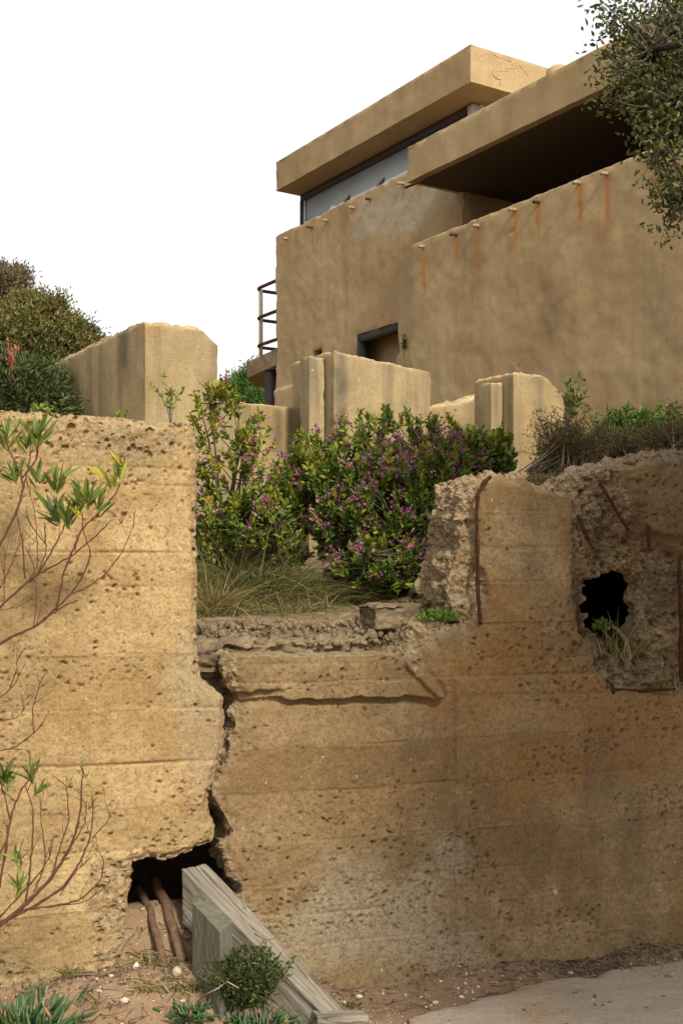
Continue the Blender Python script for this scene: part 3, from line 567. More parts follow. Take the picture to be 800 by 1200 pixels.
# reinforcing bars: parts of the broken wall
def bar(pxs, off, rad, name='reinforcing_bar'):
    mb = MB(); P = []
    for i, p in enumerate(pxs):
        s, v = wp(p[0], p[1]); P.append(wall_pt(s, v, -(p[2] if len(p) > 2 else off)))
    P = np.array(P); t = np.linspace(0, 1, len(P)); tt = np.linspace(0, 1, 5 * len(P)); Q = np.stack([np.interp(tt, t, P[:, i]) for i in range(3)], 1)
    Q += .0008 * rng.normal(size=Q.shape); rr = rad * .9 * (1 + .10 * rng.normal(size=len(Q))); mb.tube(Q, np.clip(rr, rad * .6, rad * 1.6), 7); return mb.build(name, RUST, wr)
bar([(560, 732), (557, 700), (556, 640), (555, 600), (557, 580), (563, 566), (572, 559)], .022, .0085)
bar([(697, 566), (712, 592), (731, 622)], .035, .008); bar([(673, 604), (682, 624), (692, 643)], .022, .008); bar([(752, 610), (753, 645)], .045, .009); bar([(789, 652), (791, 720), (792, 798)], .035, .0095)
bar([(675, 702), (677, 742)], .006, .007); bar([(713, 808), (750, 809), (789, 807)], .012, .007); bar([(714, 800), (716, 812)], .015, .008)

# ------------------------------------------------------------------ ledge and broken slabs behind the lowered wall
def quadfoot(pa, pb, da, db, back, off=0): # footprint: front from px pa at depth da to px pb at depth db, going back
    A, B = at(pa, 660, da)[:2], at(pb, 660, db)[:2]; e = (B - A) / np.linalg.norm(B - A); n = np.array((-e[1], e[0])); return [A, B, B + n * back, A + n * back]
def topn(a, sc, seed): return lambda x, y: a * fbm(x * sc, y * sc, 0, 4, seed)
def rubattr(V): return {'rough': np.clip(.35 + .9 * fbm(V[:, 0] * 7, V[:, 1] * 7, V[:, 2] * 16, 3, 4), 0, 1), 'moss_shade': .6 * sstep(0, .8, fbm(V[:, 0] * 9, V[:, 1] * 9, V[:, 2] * 20, 3, 8))}
lg = block('stepped_ledge', quadfoot(222, 438, 4.34, 4.56, .34), .9, 1.305, .008, .018, CON_RUBBLE, None, topn(.012, 14, 4), .05, .01, 16, 5, rubattr, .7, rub=.03)
tag(lg, 'long broken concrete ledge with layered rubble face above the lowered wall', 'ledge')
lg2 = block('upper_ledge', quadfoot(226, 505, 4.78, 5.05, .30), 1.0, 1.352, .010, .014, CON_RUBBLE, None, topn(.01, 12, 6), .03, .01, 14, 9, rubattr, .4, rub=.018)
tag(lg2, 'thin broken concrete ledge at the foot of the grass', 'ledge')
ch = block('broken_slab', quadfoot(440, 499, 4.62, 4.70, .20), 1.335, 1.43, .008, .012, CON_RUBBLE, None, topn(.008, 14, 8), .025, .012, 18, 12, rubattr, .3, rub=.012)
tag(ch, 'loose lump of broken concrete under the fleabane beside the wall', 'concrete chunk')

# crumbs of concrete lying on the ledges
ico_ = bmesh.new(); bmesh.ops.create_icosphere(ico_, subdivisions=1, radius=1); CV = np.array([v.co for v in ico_.verts]); CT = np.array([[v.index for v in f.verts] for f in ico_.faces]); ico_.free(); cm = MB()
for i in range(520):
    px_ = rng.uniform(234, 500); d_ = rng.uniform(4.40, 4.74) + (px_ - 230) * .0006; p = at(px_, 660, d_); p[2] = 1.26 + .10 * (d_ - 4.28 - (px_ - 230) * .0006) / .44; sz = .004 + .016 * rng.random() ** 3; cm.add(CV * sz * rng.uniform(.6, 1.3, 3) * (1 + .2 * rng.normal(size=(len(CV), 1))) + p, None, CT, rng.random())
tag(cm.build('rubble_crumbs', CON_RUBBLE, None, False), 'crumbs of broken concrete strewn over the ledges', 'rubble', kind='stuff')

# ------------------------------------------------------------------ pillars and low walls on the terrace
RV = np.array((.846, .533)); FV = np.array((.533, -.846))                     # along a front face, and towards the camera side
def boxfoot(corner, wid, dep):                                                # corner: front left in plan; goes right by wid, back by dep
    c = np.array(corner); return [c, c + RV * wid, c + RV * wid - FV * dep, c - FV * dep]
def width_to(corner, px):                                                     # how far right along RV until photo column px
    k = (px - 400) / F; return (k * corner[1] - corner[0]) / (RV[0] - k * RV[1])
def depth_to(corner, px): k = (px - 400) / F; return (corner[0] - k * corner[1]) / (FV[0] - k * FV[1])      # how far back along a left side until photo column px
def pilattr(seed):
    def f(V): return {'moss_shade': .8 * sstep(.05, .8, fbm(V[:, 0] * 5, V[:, 1] * 5, V[:, 2] * .8, 3, seed)) * sstep(-.4, .5, fbm(V[:, 0] * 2, V[:, 1] * 2, V[:, 2] * 2, 2, seed + 1)), 'ochre': .35 * sstep(.25, .9, fbm(V[:, 0] * 2.5, V[:, 1] * 2.5, V[:, 2] * 2, 3, seed + 3))}
    return f
def p2(px, d): return at(px, 660, d)[:2]
def flange_of(c, side_px, left_px, far_px):
    """corner, width and depth of the thin pier standing left of a pillar body whose front left corner is c"""
    q = c - FV * depth_to(c, side_px); w_ = -width_to(q, left_px); f = q - RV * w_; return f, w_ - .014, depth_to(f, far_px)
cL = p2(170, 7.3); wL = width_to(cL, 255); dL = 4.2
def ltop(x, y):
    a = (np.stack([x, y], -1) - cL).dot(RV); return -.085 * sstep(wL - .13, wL + .01, a) + .006 * fbm(x * 9, y * 9, 0, 5, 91, .6)
lb = block('concrete_abutment', boxfoot(cL, wL, dL), 1.2, EYE + 285 / F * 7.3, .024, .002, CON_PILLAR, None, ltop, .045, .004, 7, 21, pilattr(5))
tag(lb, 'large pale concrete block with a clipped corner behind the ochre wall', 'concrete block')
# pillar A
pa = thing('concrete_pillar', 'tall pale concrete pillar with a slot, behind the flowering bushes', 'pillar', (*p2(440, 8.5), 1.5))
cA = p2(391, 8.45); wA = width_to(cA, 505); zA = EYE + 243 / F * 8.5
block('body', boxfoot(cA, wA, .62), 1.2, zA, .022, .002, CON_PILLAR, pa, lambda x, y:   .009 * fbm(x * 14, y * 14, 0, 5, 17, .6) + .03 - .08 * (np.stack([x, y], -1) - cA).dot(RV) / wA, .022, .006, 7, 31, pilattr(15))
cA2, wA2, dA2 = flange_of(cA, 382, 362, 351); block('flange', boxfoot(cA2, wA2, dA2), 1.2, zA - .01, .024, .002, CON_PILLAR, pa, topn(.012, 12, 3), .016, .004, 7, 33, pilattr(17))
cA3 = cA2 - FV * .06 + RV * (wA2 - .06); block('slot_back', boxfoot(cA3, .10, .07), 1.2, zA - .03, .04, .004, CON_PILLAR, pa, None, .015, .0, 7, 35)
# pillar B with its lower wing
pb = thing('concrete_pillar', 'shorter pale concrete pillar nearest the big tan wall, top chipped at its right corner', 'pillar', (*p2(630, 9.3), 2.2))
cB = p2(601, 9.3); wB = width_to(cB, 664); zB = EYE + 224 / F * 9.3
block('body', boxfoot(cB, wB, .5), 1.6, zB, .022, .002, CON_PILLAR, pb, lambda x, y: .014 * fbm(x * 12, y * 12, 0, 5, 19, .6) - .13 * sstep(.5, 1.0, (np.stack([x, y], -1) - cB).dot(RV) / wB), .03, .006, 7, 41, pilattr(25))
cB2, wB2, dB2 = flange_of(cB, 590, 575, 561); block('flange', boxfoot(cB2, wB2, dB2), 1.6, zB - .07, .024, .002, CON_PILLAR, pb, topn(.012, 12, 5), .016, .004, 7, 43, pilattr(27))
cB3 = cB2 - FV * .06 + RV * (wB2 - .06); block('slot_back', boxfoot(cB3, .10, .07), 1.6, zB - .1, .04, .004, CON_PILLAR, pb, None, .015, 0, 7, 45)
cW = p2(500, 10.0); wg = block('low_concrete_wall', boxfoot(cW, width_to(cW, 575), .28), 1.6, EYE + 190 / F * 10.0, .024, .003, CON_PILLAR, None, lambda x, y: .04 * fbm(x * 7, y * 7, 0, 5, 23, .6) + .16 * (np.stack([x, y], -1) - cW).dot(RV) / .6 - .06, .03, .006, 7, 51, pilattr(35))
tag(wg, 'low grey concrete wall with a jagged top between the two pillars', 'wall')
cM = p2(215, 8.35); wm = block('low_concrete_wall', boxfoot(cM, width_to(cM, 362), .3), 1.2, EYE + 188 / F * 8.6, .03, .006, CON_PILLAR, None, topn(.008, 9, 29), .014, .005, 7, 55, pilattr(45))
tag(wm, 'low pale concrete wall behind the tall leggy flowering bush', 'wall')

# ------------------------------------------------------------------ the bunker building
bd = thing('observation_bunker', 'two level tan concrete bunker with overhanging slab roofs, rust streaked walls', 'building', (*(BR0 + Bt * 1.5)[:2], 2.7))
def streaks(lst):
    def f(s, v):
        r = np.zeros_like(s)
        for s0, v0, L, w_, a in lst:
            c = s0 + .012 * fbm(v * 3 + s0 * 7, v * 3, 0, 2, 7); t = (v0 - v) / L
            r = np.maximum(r, a * np.exp(-((s - c) / (w_ * (1.15 - .6 * np.clip(t, 0, 1)))) ** 2) * sstep(-.03, .02, v0 - v) * (1 - sstep(.45, 1.0, t)) * (.62 + .38 * fbm(s * 22, v * 7, 0, 3, 11)))
        return np.clip(r, 0, 1)
    return f
stR = [(497, 291, 62), (535, 277, 30), (560, 267, 72), (604, 248, 62), (631, 239, 46), (679, 217, 64), (711, 206, 78), (768, 186, 80)]
stL = [(337, 281, 22), (366, 268, 26), (383, 260, 26), (415, 245, 16), (434, 235, 10), (472, 217, 22), (491, 216, 20)]
def mk(frame, lst, w_, amp):
    out = []
    for px, py, L in lst:
        s, v = fp(frame, px, py); d = (frame[0] + Bt * s)[1]; out.append((s, v, L / F * d, w_, amp))
    return out
SR_, SL_ = mk(LONGR, stR, .038, 1.5), mk(LONGL, stL, .032, 1.1)
def wdisp(seed, a=1.0): return lambda s, v, g: a * (.012 * fbm(s * 1.3, v * 1.3, 0, 3, seed) + .004 * fbm(s * 9, v * 9, 0, 4, seed + 1)) - pits(s, v, .22, seed + 3, .45, .02, .05) * .6 - .02 * sstep(.04, 0, g) * np.maximum(0, fbm(s * 8, v * 8, 0, 3, seed + 4) + .3)
def battr(frame, lst, seed, extra=None):
    f0 = streaks(lst)
    def f(s, v, g):
        d = {'rough': .8 * sstep(.03, .0, g + .03 * fbm(s * 9, v * 9, 0, 3, seed)), 'rust': f0(s, v), 'ochre': .45 * sstep(.15, .9, fbm(s * 1.1, v * 1.1, 0, 4, seed + 5)), 'moss_shade': .22 * sstep(.2, .9, fbm(s * 3, v * .8, 0, 4, seed + 6)), 'grey': np.zeros_like(s)}
        if extra: extra(d, s, v)
        return d
    return f
sr0 = 0.0; sr1 = 7.2; vtR = fp(LONGR, 480, 288)[1]
def exR(d, s, v):
    for px, py, rx, ry, a in ((548, 405, .35, .22, .55), (640, 360, .5, .4, .3)):
        q = fp(LONGR, px, py); d['ochre'] = np.maximum(d['ochre'], a * np.exp(-((s - q[0]) / rx) ** 2 - ((v - q[1]) / ry) ** 2))
    d['moss_shade'] = np.maximum(d['moss_shade'], .5 * np.exp(-((s - fp(LONGR, 640, 370)[0]) / .3) ** 2 - ((v - 4.0) / .45) ** 2) * sstep(-.5, .6, fbm(s * 4, v * 3, 0, 3, 9)))
slab('gun_room_wall', LONGR, [(sr0, 1.9), (sr1, 1.9), (sr1, vtR), (sr0, vtR)], [], .024, wdisp(201), .38, CON_BLDG, bd, .004, 16, .006, 2, battr(LONGR, SR_, 205, exR), 9)
# upper block wall with a doorway and a small opening
vtL = fp(LONGL, 323, 277)[1]; sl1 = fp(LONGL, 541, 200)[0]
dA, dB_ = fp(LONGL, 417, 391), fp(LONGL, 466, 377); DOOR = [(dA[0], 3.4), (dB_[0], 3.4), (dB_[0], dB_[1]), (dA[0], dB_[1])]
oA, oB = fp(LONGL, 367, 411), fp(LONGL, 377, 411); OPEN = [(oA[0], 4.2), (oB[0], 4.2), (oB[0], oA[1]), (oA[0], oA[1])]
PATCHL = [fp(LONGL, *p) for p in ((412, 270), (418, 240), (440, 228), (478, 214), (520, 205), (530, 235), (500, 260), (470, 275), (430, 282))]
def exL(d, s, v): d['grey'] = .8 * sstep(-.05, .06, psdf(s, v, PATCHL) + .12 * fbm(s * 4, v * 4, 0, 4, 3)); d['moss_shade'] *= .8
slab('upper_room_wall', LONGL, [(0, 1.9), (sl1, 1.9), (sl1, vtL), (0, vtL)], [DOOR, OPEN], .024, lambda s, v, g: wdisp(221)(s, v, g) + .03 * sstep(fp(LONGL, 340, 452)[1], fp(LONGL, 340, 452)[1] - .03, v - .012 * s), .38, CON_BLDG, bd, .004, 16, .006, 2, battr(LONGL, SL_, 225, exL), 13, Tf=lambda s, v: np.where((psdf(s, v, DOOR) > -.03) | (psdf(s, v, OPEN) > -.03), .10, .38))
def bfoot(O, s0, s1, b0, b1): # footprint in the building's axes: along s0..s1, back from the long face b0..b1 (counter-clockwise)
    f = lambda s, b: (O + Bt * s - Bn * b)[:2]; return [f(s0, b0), f(s1, b0), f(s1, b1), f(s0, b1)]
# right block: roof slab, back wall, end wall, floor, column
zr0, zr1 = EYE + 446 / F * 13, EYE + 487 / F * 13
block('roof_slab', bfoot(BR0, -.02, 7.4, -.03, 4.2), zr0, zr1, .06, .008, CON_BLDG, bd, None, .02, .012, 5, 61, None)
block('gun_room_wall', bfoot(BR0, .9, 7.2, 3.6, 3.9), 2.0, zr0 - .003, .3, .0, CON_BLDG, bd); block('gun_room_wall', bfoot(BR0, 6.8, 7.19, .385, 3.59), 2.0, zr0 - .003, .3, .0, CON_BLDG, bd)
block('floor_slab', bfoot(BR0, .0, 6.79, .385, 3.59), 3.6, 3.9, .4, .0, CON_BLDG, bd)
block('ceiling_shade', bfoot(BR0, .06, 7.1, .06, 3.58), zr0 - .012, zr0 - .003, .5, 0, CEIL_SHADE, bd)  # added dark sheet, its colour standing in for shade under the roof slab
# upper block: end walls, back wall, inner floor, roof
Lr = fp(LONGL, 551, 100)[0]; zl0, zl1 = EYE + 436 / F * 17, EYE + 470 / F * 17
block('upper_room_wall', bfoot(BL0, .01, .36, .385, 3.7), 1.9, vtL - .01, .2, .004, CON_BLDG, bd)
block('upper_room_wall', bfoot(BL0, sl1 - .33, sl1 - .003, .385, .75), 1.9, vtL - .012, .08, .004, CON_BLDG, bd)
block('upper_room_wall', bfoot(BL0, sl1 - .33, sl1 - .02, .753, 3.70), 1.9, vtL - .515, .3, 0, CON_BLDG, bd)
block('upper_room_wall', bfoot(BL0, .0, sl1, 3.71, 4.0), 1.9, vtL - .01, .3, 0, CON_BLDG, bd)
block('floor_slab', bfoot(BL0, .37, sl1 - .335, .386, 3.70), vtL - .5, vtL - .05, .4, 0, CON_BLDG, bd)
rf = block('roof_slab', bfoot(BL0, 0.0, Lr, 0.0, 3.4), zl0, zl1, .05, .008, CON_BLDG, bd, None, .018, .01, 5, 71, None)
# scratched lettering on the roof's end face
FE = (BL0 + Bt * Lr, -Bn, UP, Bt)
def sc_pt(px, py): s, v = fp(FE, px, py); return FE[0] + FE[1] * s + UP * v + FE[3] * .001
mb = MB()
for pl in ([(566, 62), (560, 66), (562, 71), (570, 68)], [(563, 77), (567, 74), (567, 80), (563, 86), (570, 86)], [(574, 76), (573, 90)], [(580, 76), (574, 83), (581, 92)], [(584, 78), (582, 92), (588, 93)], [(583, 84), (589, 82)],
           [(590, 76), (585, 100)], [(578, 64), (590, 70), (584, 74)], [(600, 72), (592, 84)], [(600, 72), (603, 88)], [(594, 80), (604, 80)], [(605, 76), (608, 90)], [(608, 76), (618, 88)], [(589, 68), (598, 72)]):
    P = np.array([sc_pt(*p) for p in pl]); t = np.linspace(0, 1, len(P)); tt = np.linspace(0, 1, 3 * len(P)); mb.tube(np.stack([np.interp(tt, t, P[:, i]) for i in range(3)], 1), .005, 4)
mb.build('scratched_lettering', CHALK, rf)
# window band of the upper block
def wbox(name, s0, s1, b0, b1, z0, z1, mat, par=bd): return block(name, bfoot(BL0, s0, s1, b0, b1), z0, z1, 1.0, 0, mat, par, smooth=False)
wE = Lr - .485; wz0, wz1 = vtL - .1, zl0 - .003
win = wbox('window', .07, wE - .05, .45, .47, wz0, wz1 - .09, GLASS)
wbox('window_frame', .03, wE - .06, .40, .50, wz1 - .085, wz1, DARKSTEEL, win); wbox('window_frame', .02, .068, .40, .50, wz0, wz1 - .087, DARKSTEEL, win); wbox('window_frame', wE - .05, wE + .05, .38, .50, wz0, wz1 - .02, PALE_FRAME, win)
wbox('window_mullion', .09, .115, .425, .448, wz0, wz1 - .09, PALE_FRAME, win)
w2 = wbox('window', wE - .02, wE, .62, 3.0, wz0, wz1 - .06, GLASS); wbox('window_frame', wE - .05, wE + .04, .58, .63, wz0, wz1 - .06, PALE_FRAME, w2); wbox('window_frame', wE - .05, wE + .05, .50, 3.0, wz1 - .058, wz1 - .004, PALE_FRAME, w2)
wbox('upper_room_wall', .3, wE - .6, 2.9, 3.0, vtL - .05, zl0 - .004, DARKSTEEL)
# bits of debris on the sill
for px, py, l in ((398, 237, .12), (437, 219, .16)):
    s, v = fp(LONGL, px, py); mb = MB(); p = BL0 + Bt * s - Bn * .12 + UP * (vtL + .03); mb.tube([p - Bt * l * .6, p + UP * .04, p + Bt * l * .5 + UP * .1], [.03, .035, .012], 6); mb.build('sill_debris', DARKSTEEL, bd)
# doorway frame
df = wbox('door_frame', dA[0] + .005, dB_[0] - .005, .02, .14, dB_[1] - .10, dB_[1] - .004, DARKSTEEL); wbox('door_frame', dA[0] + .003, dA[0] + .06, .02, .14, 3.42, dB_[1] - .102, DARKSTEEL)
# pipe stubs
for frame, lst, tilt in ((LONGR, SR_, 0), (LONGL, SL_, 1)):
    for i, (s, v, L, w_, a) in enumerate(lst):
        mb = MB(); p = frame[0] + Bt * s + UP * (v + .02) + frame[3] * -.03; r = .019
        q = [p, p + Bn * .085 - UP * .004 + Bt * .006 * (i % 3 - 1), p + Bn * (.10 + .02 * (i % 2)) - UP * .014]; mb.tube(q, [r, r, r * .92], 8); mb.build('pipe_stub', PALE_PIPE if i % 3 != 1 else RUST_RAIL, bd)
mb = MB(); p = BR0 + UP * (zr0 - .05); mb.tube([p - Bt * .05 + Bn * .03, p + Bt * .3 + Bn * .0], .014, 6); mb.build('reinforcing_bar', RUST, bd)
# round vent on the roof
vc = at(654, 660, 12.6); mb = MB(); mb.tube([(vc[0], vc[1], zr1 - .02), (vc[0], vc[1], zr1 + .62), (vc[0], vc[1], zr1 + .70), (vc[0], vc[1], zr1 + .73)], [.14, .14, .13, .09], 18); mb.build('roof_vent', CON_BLDG, bd)
# landing with railing at the far end
zl = EYE + 246 / F * 17.5
block('landing_slab', [at(289, 660, 18.2)[:2], (BL0 - Bt * .02 - Bn * .03)[:2], (BL0 - Bt * .02 - Bn * 1.3)[:2], at(300, 660, 19.2)[:2]], zl - .26, zl, .06, .03, CON_RUBBLE, bd, None, .04, .03, 9, 81, None, .4)
mb = MB(); p = at(318, 660, 17.5); mb.tube([(p[0], p[1], 2.6), (p[0], p[1], zl - .2)], .10, 4); mb.build('landing_post', DARKSTEEL, bd)
rl = MB(); cor = at(298, 660, 18.0)
for zz in (zl + .17 + .02, zl + .62, zl + 1.08):
    c = np.array((cor[0], cor[1], zz)); a = c + Bt * .95; b = c - Bn * 1.2; rr = .22; pts = [a, c + Bt * rr]
    for q in np.linspace(0, 1, 9)[1:-1]: pts.append(c + Bt * rr * (1 - q) ** 2 - Bn * rr * q ** 2)
    pts += [c - Bn * rr, b]; rl.tube(pts, .026, 8)
ro = rl.build('railing', RUST_RAIL, bd)
rl = MB(); pp = cor + Bt * .075 - Bn * .075; rl.tube([(pp[0], pp[1], zl - .05), (pp[0], pp[1], zl + 1.08)], .032, 8); rl.build('rail_post', PALE_METAL, ro)

# ------------------------------------------------------------------ timbers
def hexa(name, c8, mat, cells, bev, amp, seed, label=None, cat=None, parent=None, upright=False):
    """c8: 4 top corners (ring) then 4 bottom corners; local x runs along the first edge"""
    c8 = np.array(c8, float); o = c8.mean(0); xa = unit(c8[1] - c8[0]); ya = unit(np.cross(UP, xa)); za = np.cross(xa, ya); M = np.stack([za, xa, ya] if upright else [xa, ya, za], 1)
    bm = bmesh.new(); vs_ = [bm.verts.new(tuple((p - o) @ M)) for p in c8]
    for f in ((0, 1, 2, 3), (7, 6, 5, 4), (0, 4, 5, 1), (1, 5, 6, 2), (2, 6, 7, 3), (3, 7, 4, 0)): bm.faces.new([vs_[i] for i in f])
    bmesh.ops.recalc_face_normals(bm, faces=bm.faces); bmesh.ops.bevel(bm, geom=bm.edges[:], offset=bev, segments=2, affect='EDGES', profile=.6)
    bmesh.ops.subdivide_edges(bm, edges=[e for e in bm.edges if e.calc_length() > .03], cuts=cells, use_grid_fill=True); bm.normal_update()
    co = np.array([v.co for v in bm.verts]); d = amp * fbm(co[:, 0] * 4, co[:, 1] * 40, co[:, 2] * 40, 4, seed)
    for v, q in zip(bm.verts, d): v.co += v.normal * q
    me = bpy.data.meshes.new(name); bm.to_mesh(me); bm.free()
    ob = link_obj(name, me, mat, parent); m4 = Matrix([[*M[i], o[i]] for i in range(3)] + [[0, 0, 0, 1]]); ob.matrix_world = m4
    for p in me.polygons: p.use_smooth = False
    return tag(ob, label, cat)
P1, P2 = at(213, 1018, 4.24), at(381, 1188, 3.90); ax = unit((P2 - P1) * np.array((1, 1, 0))); pw = np.array((-ax[1], ax[0], 0)) * .105; dn = np.array((0, 0, -.20))
t1 = P1 + pw + ax * .03; t2 = P2 + pw + ax * .035 + UP * -.035
hexa('timber_beam', [P1, P2, t2, t1, P1 + dn, P2 + dn, t2 + dn, t1 + dn], WOOD_GREY, 14, .006, .004, 3, 'long weathered grey timber beam sloping down out of the hole', 'timber beam')
a_, b_, c_, d_ = at(225, 1057, 4.03), at(258, 1092, 3.87), at(272, 1078, 3.94), at(246, 1053, 4.10)
hexa('timber_post', [a_, b_, c_, d_] + [np.array((p[0], p[1], -.1)) for p in (a_, b_, c_, d_)], WOOD_GREEN, 10, .004, .003, 6, 'short greenish squared timber stump in front of the sloping beam', 'timber post', None, True)
q1, q2 = at(372, 1196, 3.86), at(432, 1195, 3.90)
hexa('timber_offcut', [q1 + UP * .012, q2 + UP * .012, q2 + np.array((-.02, .06, .012)), q1 + np.array((-.02, .06, .012)), q1 - UP * .03, q2 - UP * .03, q2 + np.array((-.02, .06, -.03)), q1 + np.array((-.02, .06, -.03))], WOOD_GREY, 6, .003, .003, 9, 'thin grey board end lying under the foot of the sloping beam', 'board')
# roots in the hollow
def on_ground(px, r, up): k_ = (px - 400) / F; d_ = (WD0 + r / math.cos(TH)) / (1 - k_ * math.tan(TH)); s_ = (np.array((k_ * d_, d_, 0)) - W0).dot(Wd); return gpt(s_, r) + UP * up
for i, (pl, r) in enumerate((([on_ground(160, .42, .10), on_ground(176, .2, .035), on_ground(193, -.06, .0)], .015), ([on_ground(178, .45, .14), on_ground(195, .2, .05), on_ground(214, -.03, .0)], .020))):
    mb = MB(); P = np.array(pl); mb.tube(bez(P[0], P[1], P[2], 9) + .003 * rng.normal(size=(9, 3)), r, 9); o = mb.build('tree_root', ROOT)
    tag(o, ('thin brown root at the left inside the dark hollow', 'thicker brown root beside the timber inside the dark hollow')[i], 'root')

# ================================================================== plants
def in_ell(n, c, r, shell=.35, up=-.5):
    out = []
    while len(out) < n:
        v = rng.normal(size=3); v /= np.linalg.norm(v); q = (shell + (1 - shell) * rng.random()) ** .5
        if v[2] < up: continue
        out.append(np.array(c) + v * q * np.array(r))
    return np.array(out)
def milkwort(name, label, base, ells, nmain, leafL, leafW, seed, flower=.4, dens=15, yel=.04):
    th = thing(name, label, 'bush', base, 'purple flowering bushes on the terrace'); base = np.array(base)
    tips = np.concatenate([in_ell(n, c, r, sh) for c, r, n, sh in ells]); mains = tips[rng.choice(len(tips), nmain, False)]; st = MB(); curves = []
    for m_ in mains:
        b = base + rng.normal(size=3) * np.array((.07, .07, 0)); mid = b + (m_ - b) * .5 + np.array((*(rng.normal(size=2) * .05), .06 * np.linalg.norm(m_ - b))) 
        cv = bez(b, mid, m_, 10) + .004 * rng.normal(size=(10, 3)); curves.append(cv); st.tube(cv, np.linspace(.011, .003, 10), 5)
    allc = np.concatenate([c[3:9] for c in curves]); dirs = []
    for t_ in tips:
        dd = np.linalg.norm(allc - t_ + np.array((0, 0, .06)), axis=1); a = allc[np.argmin(dd + .2 * rng.random(len(dd)))]; mid = a + (t_ - a) * .55 + np.array((0, 0, -.03)) + rng.normal(size=3) * .018
        cv = bez(a, mid, t_, 6); st.tube(cv, np.linspace(.0045, .0018, 6), 4); dirs.append(cv[-1] - cv[-2])
    dirs = unit(unit(np.array(dirs)) + np.array((0, 0, .55)))
    n = len(tips); k = dens; tt = np.repeat(tips, k, 0); dd = np.repeat(dirs, k, 0); along = rng.random(n * k) * leafL * 2.6
    C = tt - dd * along[:, None] + rng.normal(size=tt.shape) * leafL * .13; D = unit(dd * .9 + rng.normal(size=tt.shape) * .62)
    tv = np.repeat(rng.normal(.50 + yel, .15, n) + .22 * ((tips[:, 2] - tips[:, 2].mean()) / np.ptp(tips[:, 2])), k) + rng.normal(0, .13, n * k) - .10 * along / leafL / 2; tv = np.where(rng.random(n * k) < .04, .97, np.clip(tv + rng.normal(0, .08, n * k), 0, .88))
    L = leafL * rng.uniform(.7, 1.25, n * k); v, q, t_ = leaves(C, D, L, leafW * rng.uniform(.8, 1.2, n * k), tv); mb = MB(); mb.add(v, q, None, t_); tag(mb.build('foliage', LEAF_POLY, th), kind='stuff')
    st.build('stems', STEM_BROWN, th)
    fl = np.nonzero(rng.random(n) < flower * sstep(-.35, .45, fbm(tips[:, 0] * 4.5, tips[:, 1] * 4.5, tips[:, 2] * 4.5, 2, seed + 60)))[0]; fm = MB()
    for i in fl:
        m_ = rng.integers(4, 10); c = tips[i] + dirs[i] * leafL * .2 + rng.normal(size=(m_, 3)) * leafL * .55; c = np.repeat(c, 4, 0); D = unit(rng.normal(size=c.shape) + dirs[i] * .4)
        tv = np.tile([.25, .55, .7, .97], m_) + rng.normal(0, .08, len(c)); tv = np.clip(tv, 0, 1); Lq = leafL * .46 * np.tile([1, 1, .9, .42], m_); v, q, t_ = leaves(c, D, Lq, Lq * .72, tv, .1); fm.add(v, q, None, t_)
    if len(fl): tag(fm.build('blossoms', PETAL, th), kind='stuff')
    return th
def E(px, py, d, rx, ry, ryd, n, sh=.4): return (at(px, py, d), (rx / F * d, ryd, ry / F * d), n, sh)
bx = at(445, 700, 6.3); milkwort('milkwort_bush', 'broad dense bush full of purple flowers in front of the tall pillar', (bx[0], bx[1], ter(bx[0], bx[1]) - .03),
    [E(455, 610, 6.2, 100, 85, .42, 400, .35), E(520, 570, 6.3, 80, 84, .40, 230, .3), E(415, 560, 6.3, 72, 55, .35, 130, .3), E(445, 500, 6.4, 60, 26, .25, 26, .5), E(368, 545, 6.4, 38, 44, .2, 60, .3), E(460, 662, 6.0, 90, 48, .4, 220, .2), E(575, 535, 6.2, 32, 40, .2, 60, .3)], 60, .037, .017, 3, .62, 27, -.05)
bx = at(262, 690, 6.6); milkwort('milkwort_bush', 'tall leggy bush with sparse purple flowers beside the ochre wall', (bx[0], bx[1], ter(bx[0], bx[1]) - .03),
    [E(265, 640, 6.4, 42, 34, .2, 40, .2), E(262, 540, 6.5, 50, 92, .25, 46, .3), E(255, 468, 6.5, 28, 28, .15, 18, .3), E(300, 535, 6.5, 34, 56, .25, 20, .3), E(245, 610, 6.4, 24, 50, .2, 34, .2)], 12, .038, .018, 5, .60, 17, .16)
bx = at(320, 690, 6.4); milkwort('milkwort_bush', 'low rounded bush between the leggy bush and the slotted pillar', (bx[0], bx[1], ter(bx[0], bx[1]) - .03),
    [E(318, 650, 6.3, 50, 32, .2, 50, .2), E(305, 612, 6.3, 60, 46, .25, 140, .3), E(340, 575, 6.4, 28, 38, .2, 60, .3)], 12, .037, .017, 7, .5, 24, .05)
# twigs of weeds on the wall top and beside the pillars
def sprig(name, label, base, h, n, mat, L, W, seed, spread=.5, tint=(.3, .9), group=None, cat='weed'):
    th = thing(name, label, cat, base, group); st = MB(); C, D = [], []
    for i in range(n):
        d = unit(np.array((*(rng.normal(size=2) * spread), 1.0))); e = np.array(base) + d * h * rng.uniform(.6, 1); cv = bez(base, np.array(base) + UP * h * .45 + d * .02, e, 6); st.tube(cv, np.linspace(.003, .0012, 6) * max(1, h / .2) ** .5, 4)
        for p in cv[2:]: C += [p] * 4; D += list(unit(rng.normal(size=(4, 3)) * .8 + d))
    st.build('stems', STEM_GREY, th); v, q, t_ = leaves(np.array(C), np.array(D), L * rng.uniform(.7, 1.2, len(C)), W, rng.uniform(*tint, len(C))); mb = MB(); mb.add(v, q, None, t_); tag(mb.build('foliage', mat, th), kind='stuff'); return th
sprig('weed_sprig', 'tiny yellow green weed on top of the ochre wall near the block corner', at(145, 492, 4.3) + UP * -.01, .05, 6, LEAF_BRIGHT, .014, .006, 1, .5, (.7, 1))
